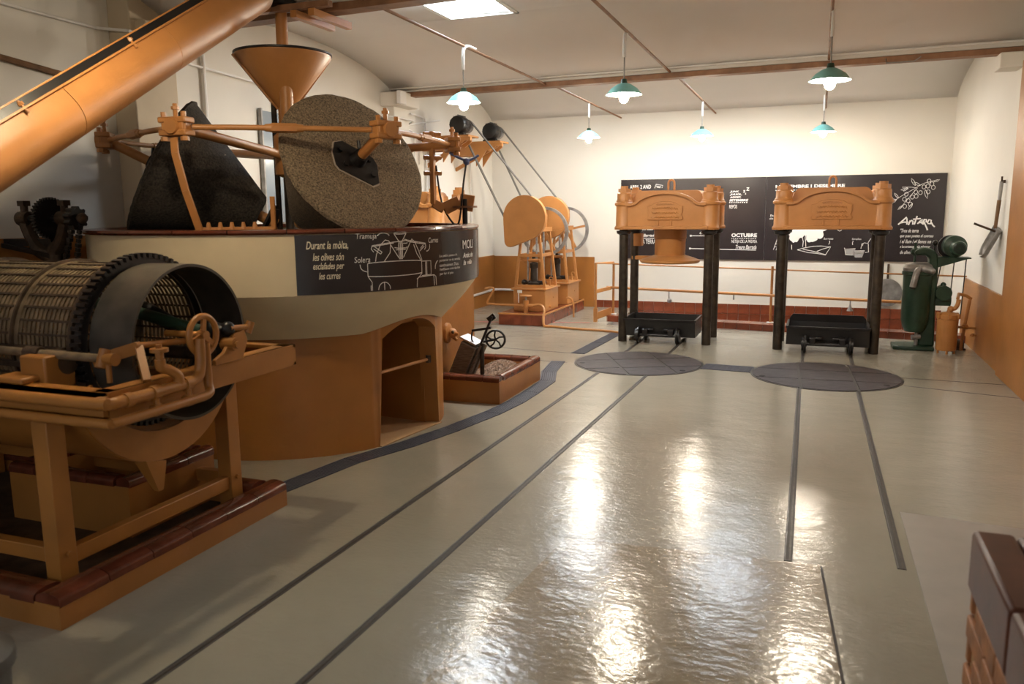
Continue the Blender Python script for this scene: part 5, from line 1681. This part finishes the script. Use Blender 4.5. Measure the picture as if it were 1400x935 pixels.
# scoop hanging on the right wall
sc = thing('hanging_scoop', 'old metal scoop with a wooden handle hung on the right wall', 'scoop', (XR - .012, 9.3, 1.84))
MB().box((-.01, 0, 0), (.02, .05, .03)).cyl((-.04, 0, .0), (0, 0, .0), .008).cyl((-.03, 0, -.02), (-.03, 0, .05), .009).build('wall_hook', 'rust_iron', sc)
MB().cyl((-.03, .0, .0), (-.035, .015, -.20), .018, .016).build('ferrule', 'grey_metal', sc)
MB().cyl((-.035, .015, -.18), (-.045, .04, -.46), .019, .016).build('handle', 'wood_brown', sc)
ax0, ax1 = Vector((-.045, .02, -.46)), Vector((-.15, .12, -.74))
dd = (ax1 - ax0).normalized()
ss = Vector((1, 0, 0)) - dd * dd.x
ss.normalize()
uu = dd.cross(ss)
m = MB()
NS, NP = 10, 12
for i in range(NS + 1):
    t = i / NS
    w_ = .095 * (1 if t < .7 else math.sqrt(max(.08, 1 - ((t - .7) / .32) ** 2)))
    for j in range(NP + 1):
        a = R(-100 + 200 * j / NP)
        m.v.append(tuple(ax0.lerp(ax1, t) + uu * w_ * math.sin(a) + ss * (.055 * (1 - math.cos(a)) - .06) * -1))
for i in range(NS):
    for j in range(NP):
        a = i * (NP + 1) + j
        m.f.append((a, a + 1, a + NP + 2, a + NP + 1))
m.f.append(tuple(range(NP + 1)))
pn_ = m.build('pan', 'grey_metal', sc)
md = pn_.modifiers.new('thick', 'SOLIDIFY')
md.thickness = .004
MB().cyl(ax0 + Vector((0, 0, -.03)), ax0 + Vector((-.19, .03, .05)), .011, n=8).build('cross_handle', 'rust_iron', sc)

# ------------------------------------------------------------------ brick trough in the foreground
bt = thing('brick_trough', 'low brick trough with glazed red brown coping on the pale floor slab', 'trough', (.45, 2.48, .004))
TX0, TX1, TY0, TY1, TH = .46, 1.60, 1.0, 2.47, .60
MB().box(((TX0 + TX1) / 2, (TY0 + TY1) / 2, TH / 2 + .002), (TX1 - TX0 - .02, TY1 - TY0 - .02, TH - .01)).build('mortar_core', 'mortar', bt, world=True)
src = None
rows = 7
TBR = .52
rh = TBR / rows
for r_ in range(rows):
    bl_ = .245
    off_ = 0 if r_ % 2 else -bl_ / 2
    y = TY1 + off_
    while y > TY0:
        ya, yb = max(y - bl_ + .010, TY0), min(y, TY1)
        if yb - ya > .04:
            q = MB().box((0, 0, 0), (.03, yb - ya, rh - .010)).build('brick', 'brick', bt, bev=.004)
            q.location = (TX0 + .010 - random.uniform(0, .006) - .45, (ya + yb) / 2 - 2.48, .006 + rh * (r_ + .5) - .004)
        y -= bl_
    x = TX0 + (0 if r_ % 2 else -bl_ / 2)
    while x < TX1:
        xa, xb = max(x, TX0), min(x + bl_ - .010, TX1)
        if xb - xa > .04:
            q = MB().box((0, 0, 0), (xb - xa, .03, rh - .010)).build('brick', 'brick', bt, bev=.004)
            q.location = ((xa + xb) / 2 - .45, TY1 - .010 + random.uniform(0, .006) - 2.48, .006 + rh * (r_ + .5) - .004)
        x += bl_
MB().box(((TX0 + TX1) / 2 + .08, (TY0 + TY1) / 2 - .06, TH + .004), (TX1 - TX0 - .18, TY1 - TY0 - .14, .012)).build('trough_bed', 'red_tile', bt, world=True)


def slab_tile(c, s_):
    return MB().box(c, s_).build('coping_tile', 'trough_tile', bt, world=True, bev=.014)


n_ = 3
for k in range(n_):
    L_ = (TY1 - TY0 + .01) / n_
    slab_tile((TX0 + .04, TY1 + .005 - L_ * (k + .5), TBR + .094), (.105, L_ - .002, .175))
n_ = 4
for k in range(n_):
    L_ = (TX1 - TX0 - .11) / n_
    slab_tile((TX0 + .095 + L_ * (k + .5), TY1 - .05, TBR + .092), (L_ - .002, .11, .171))
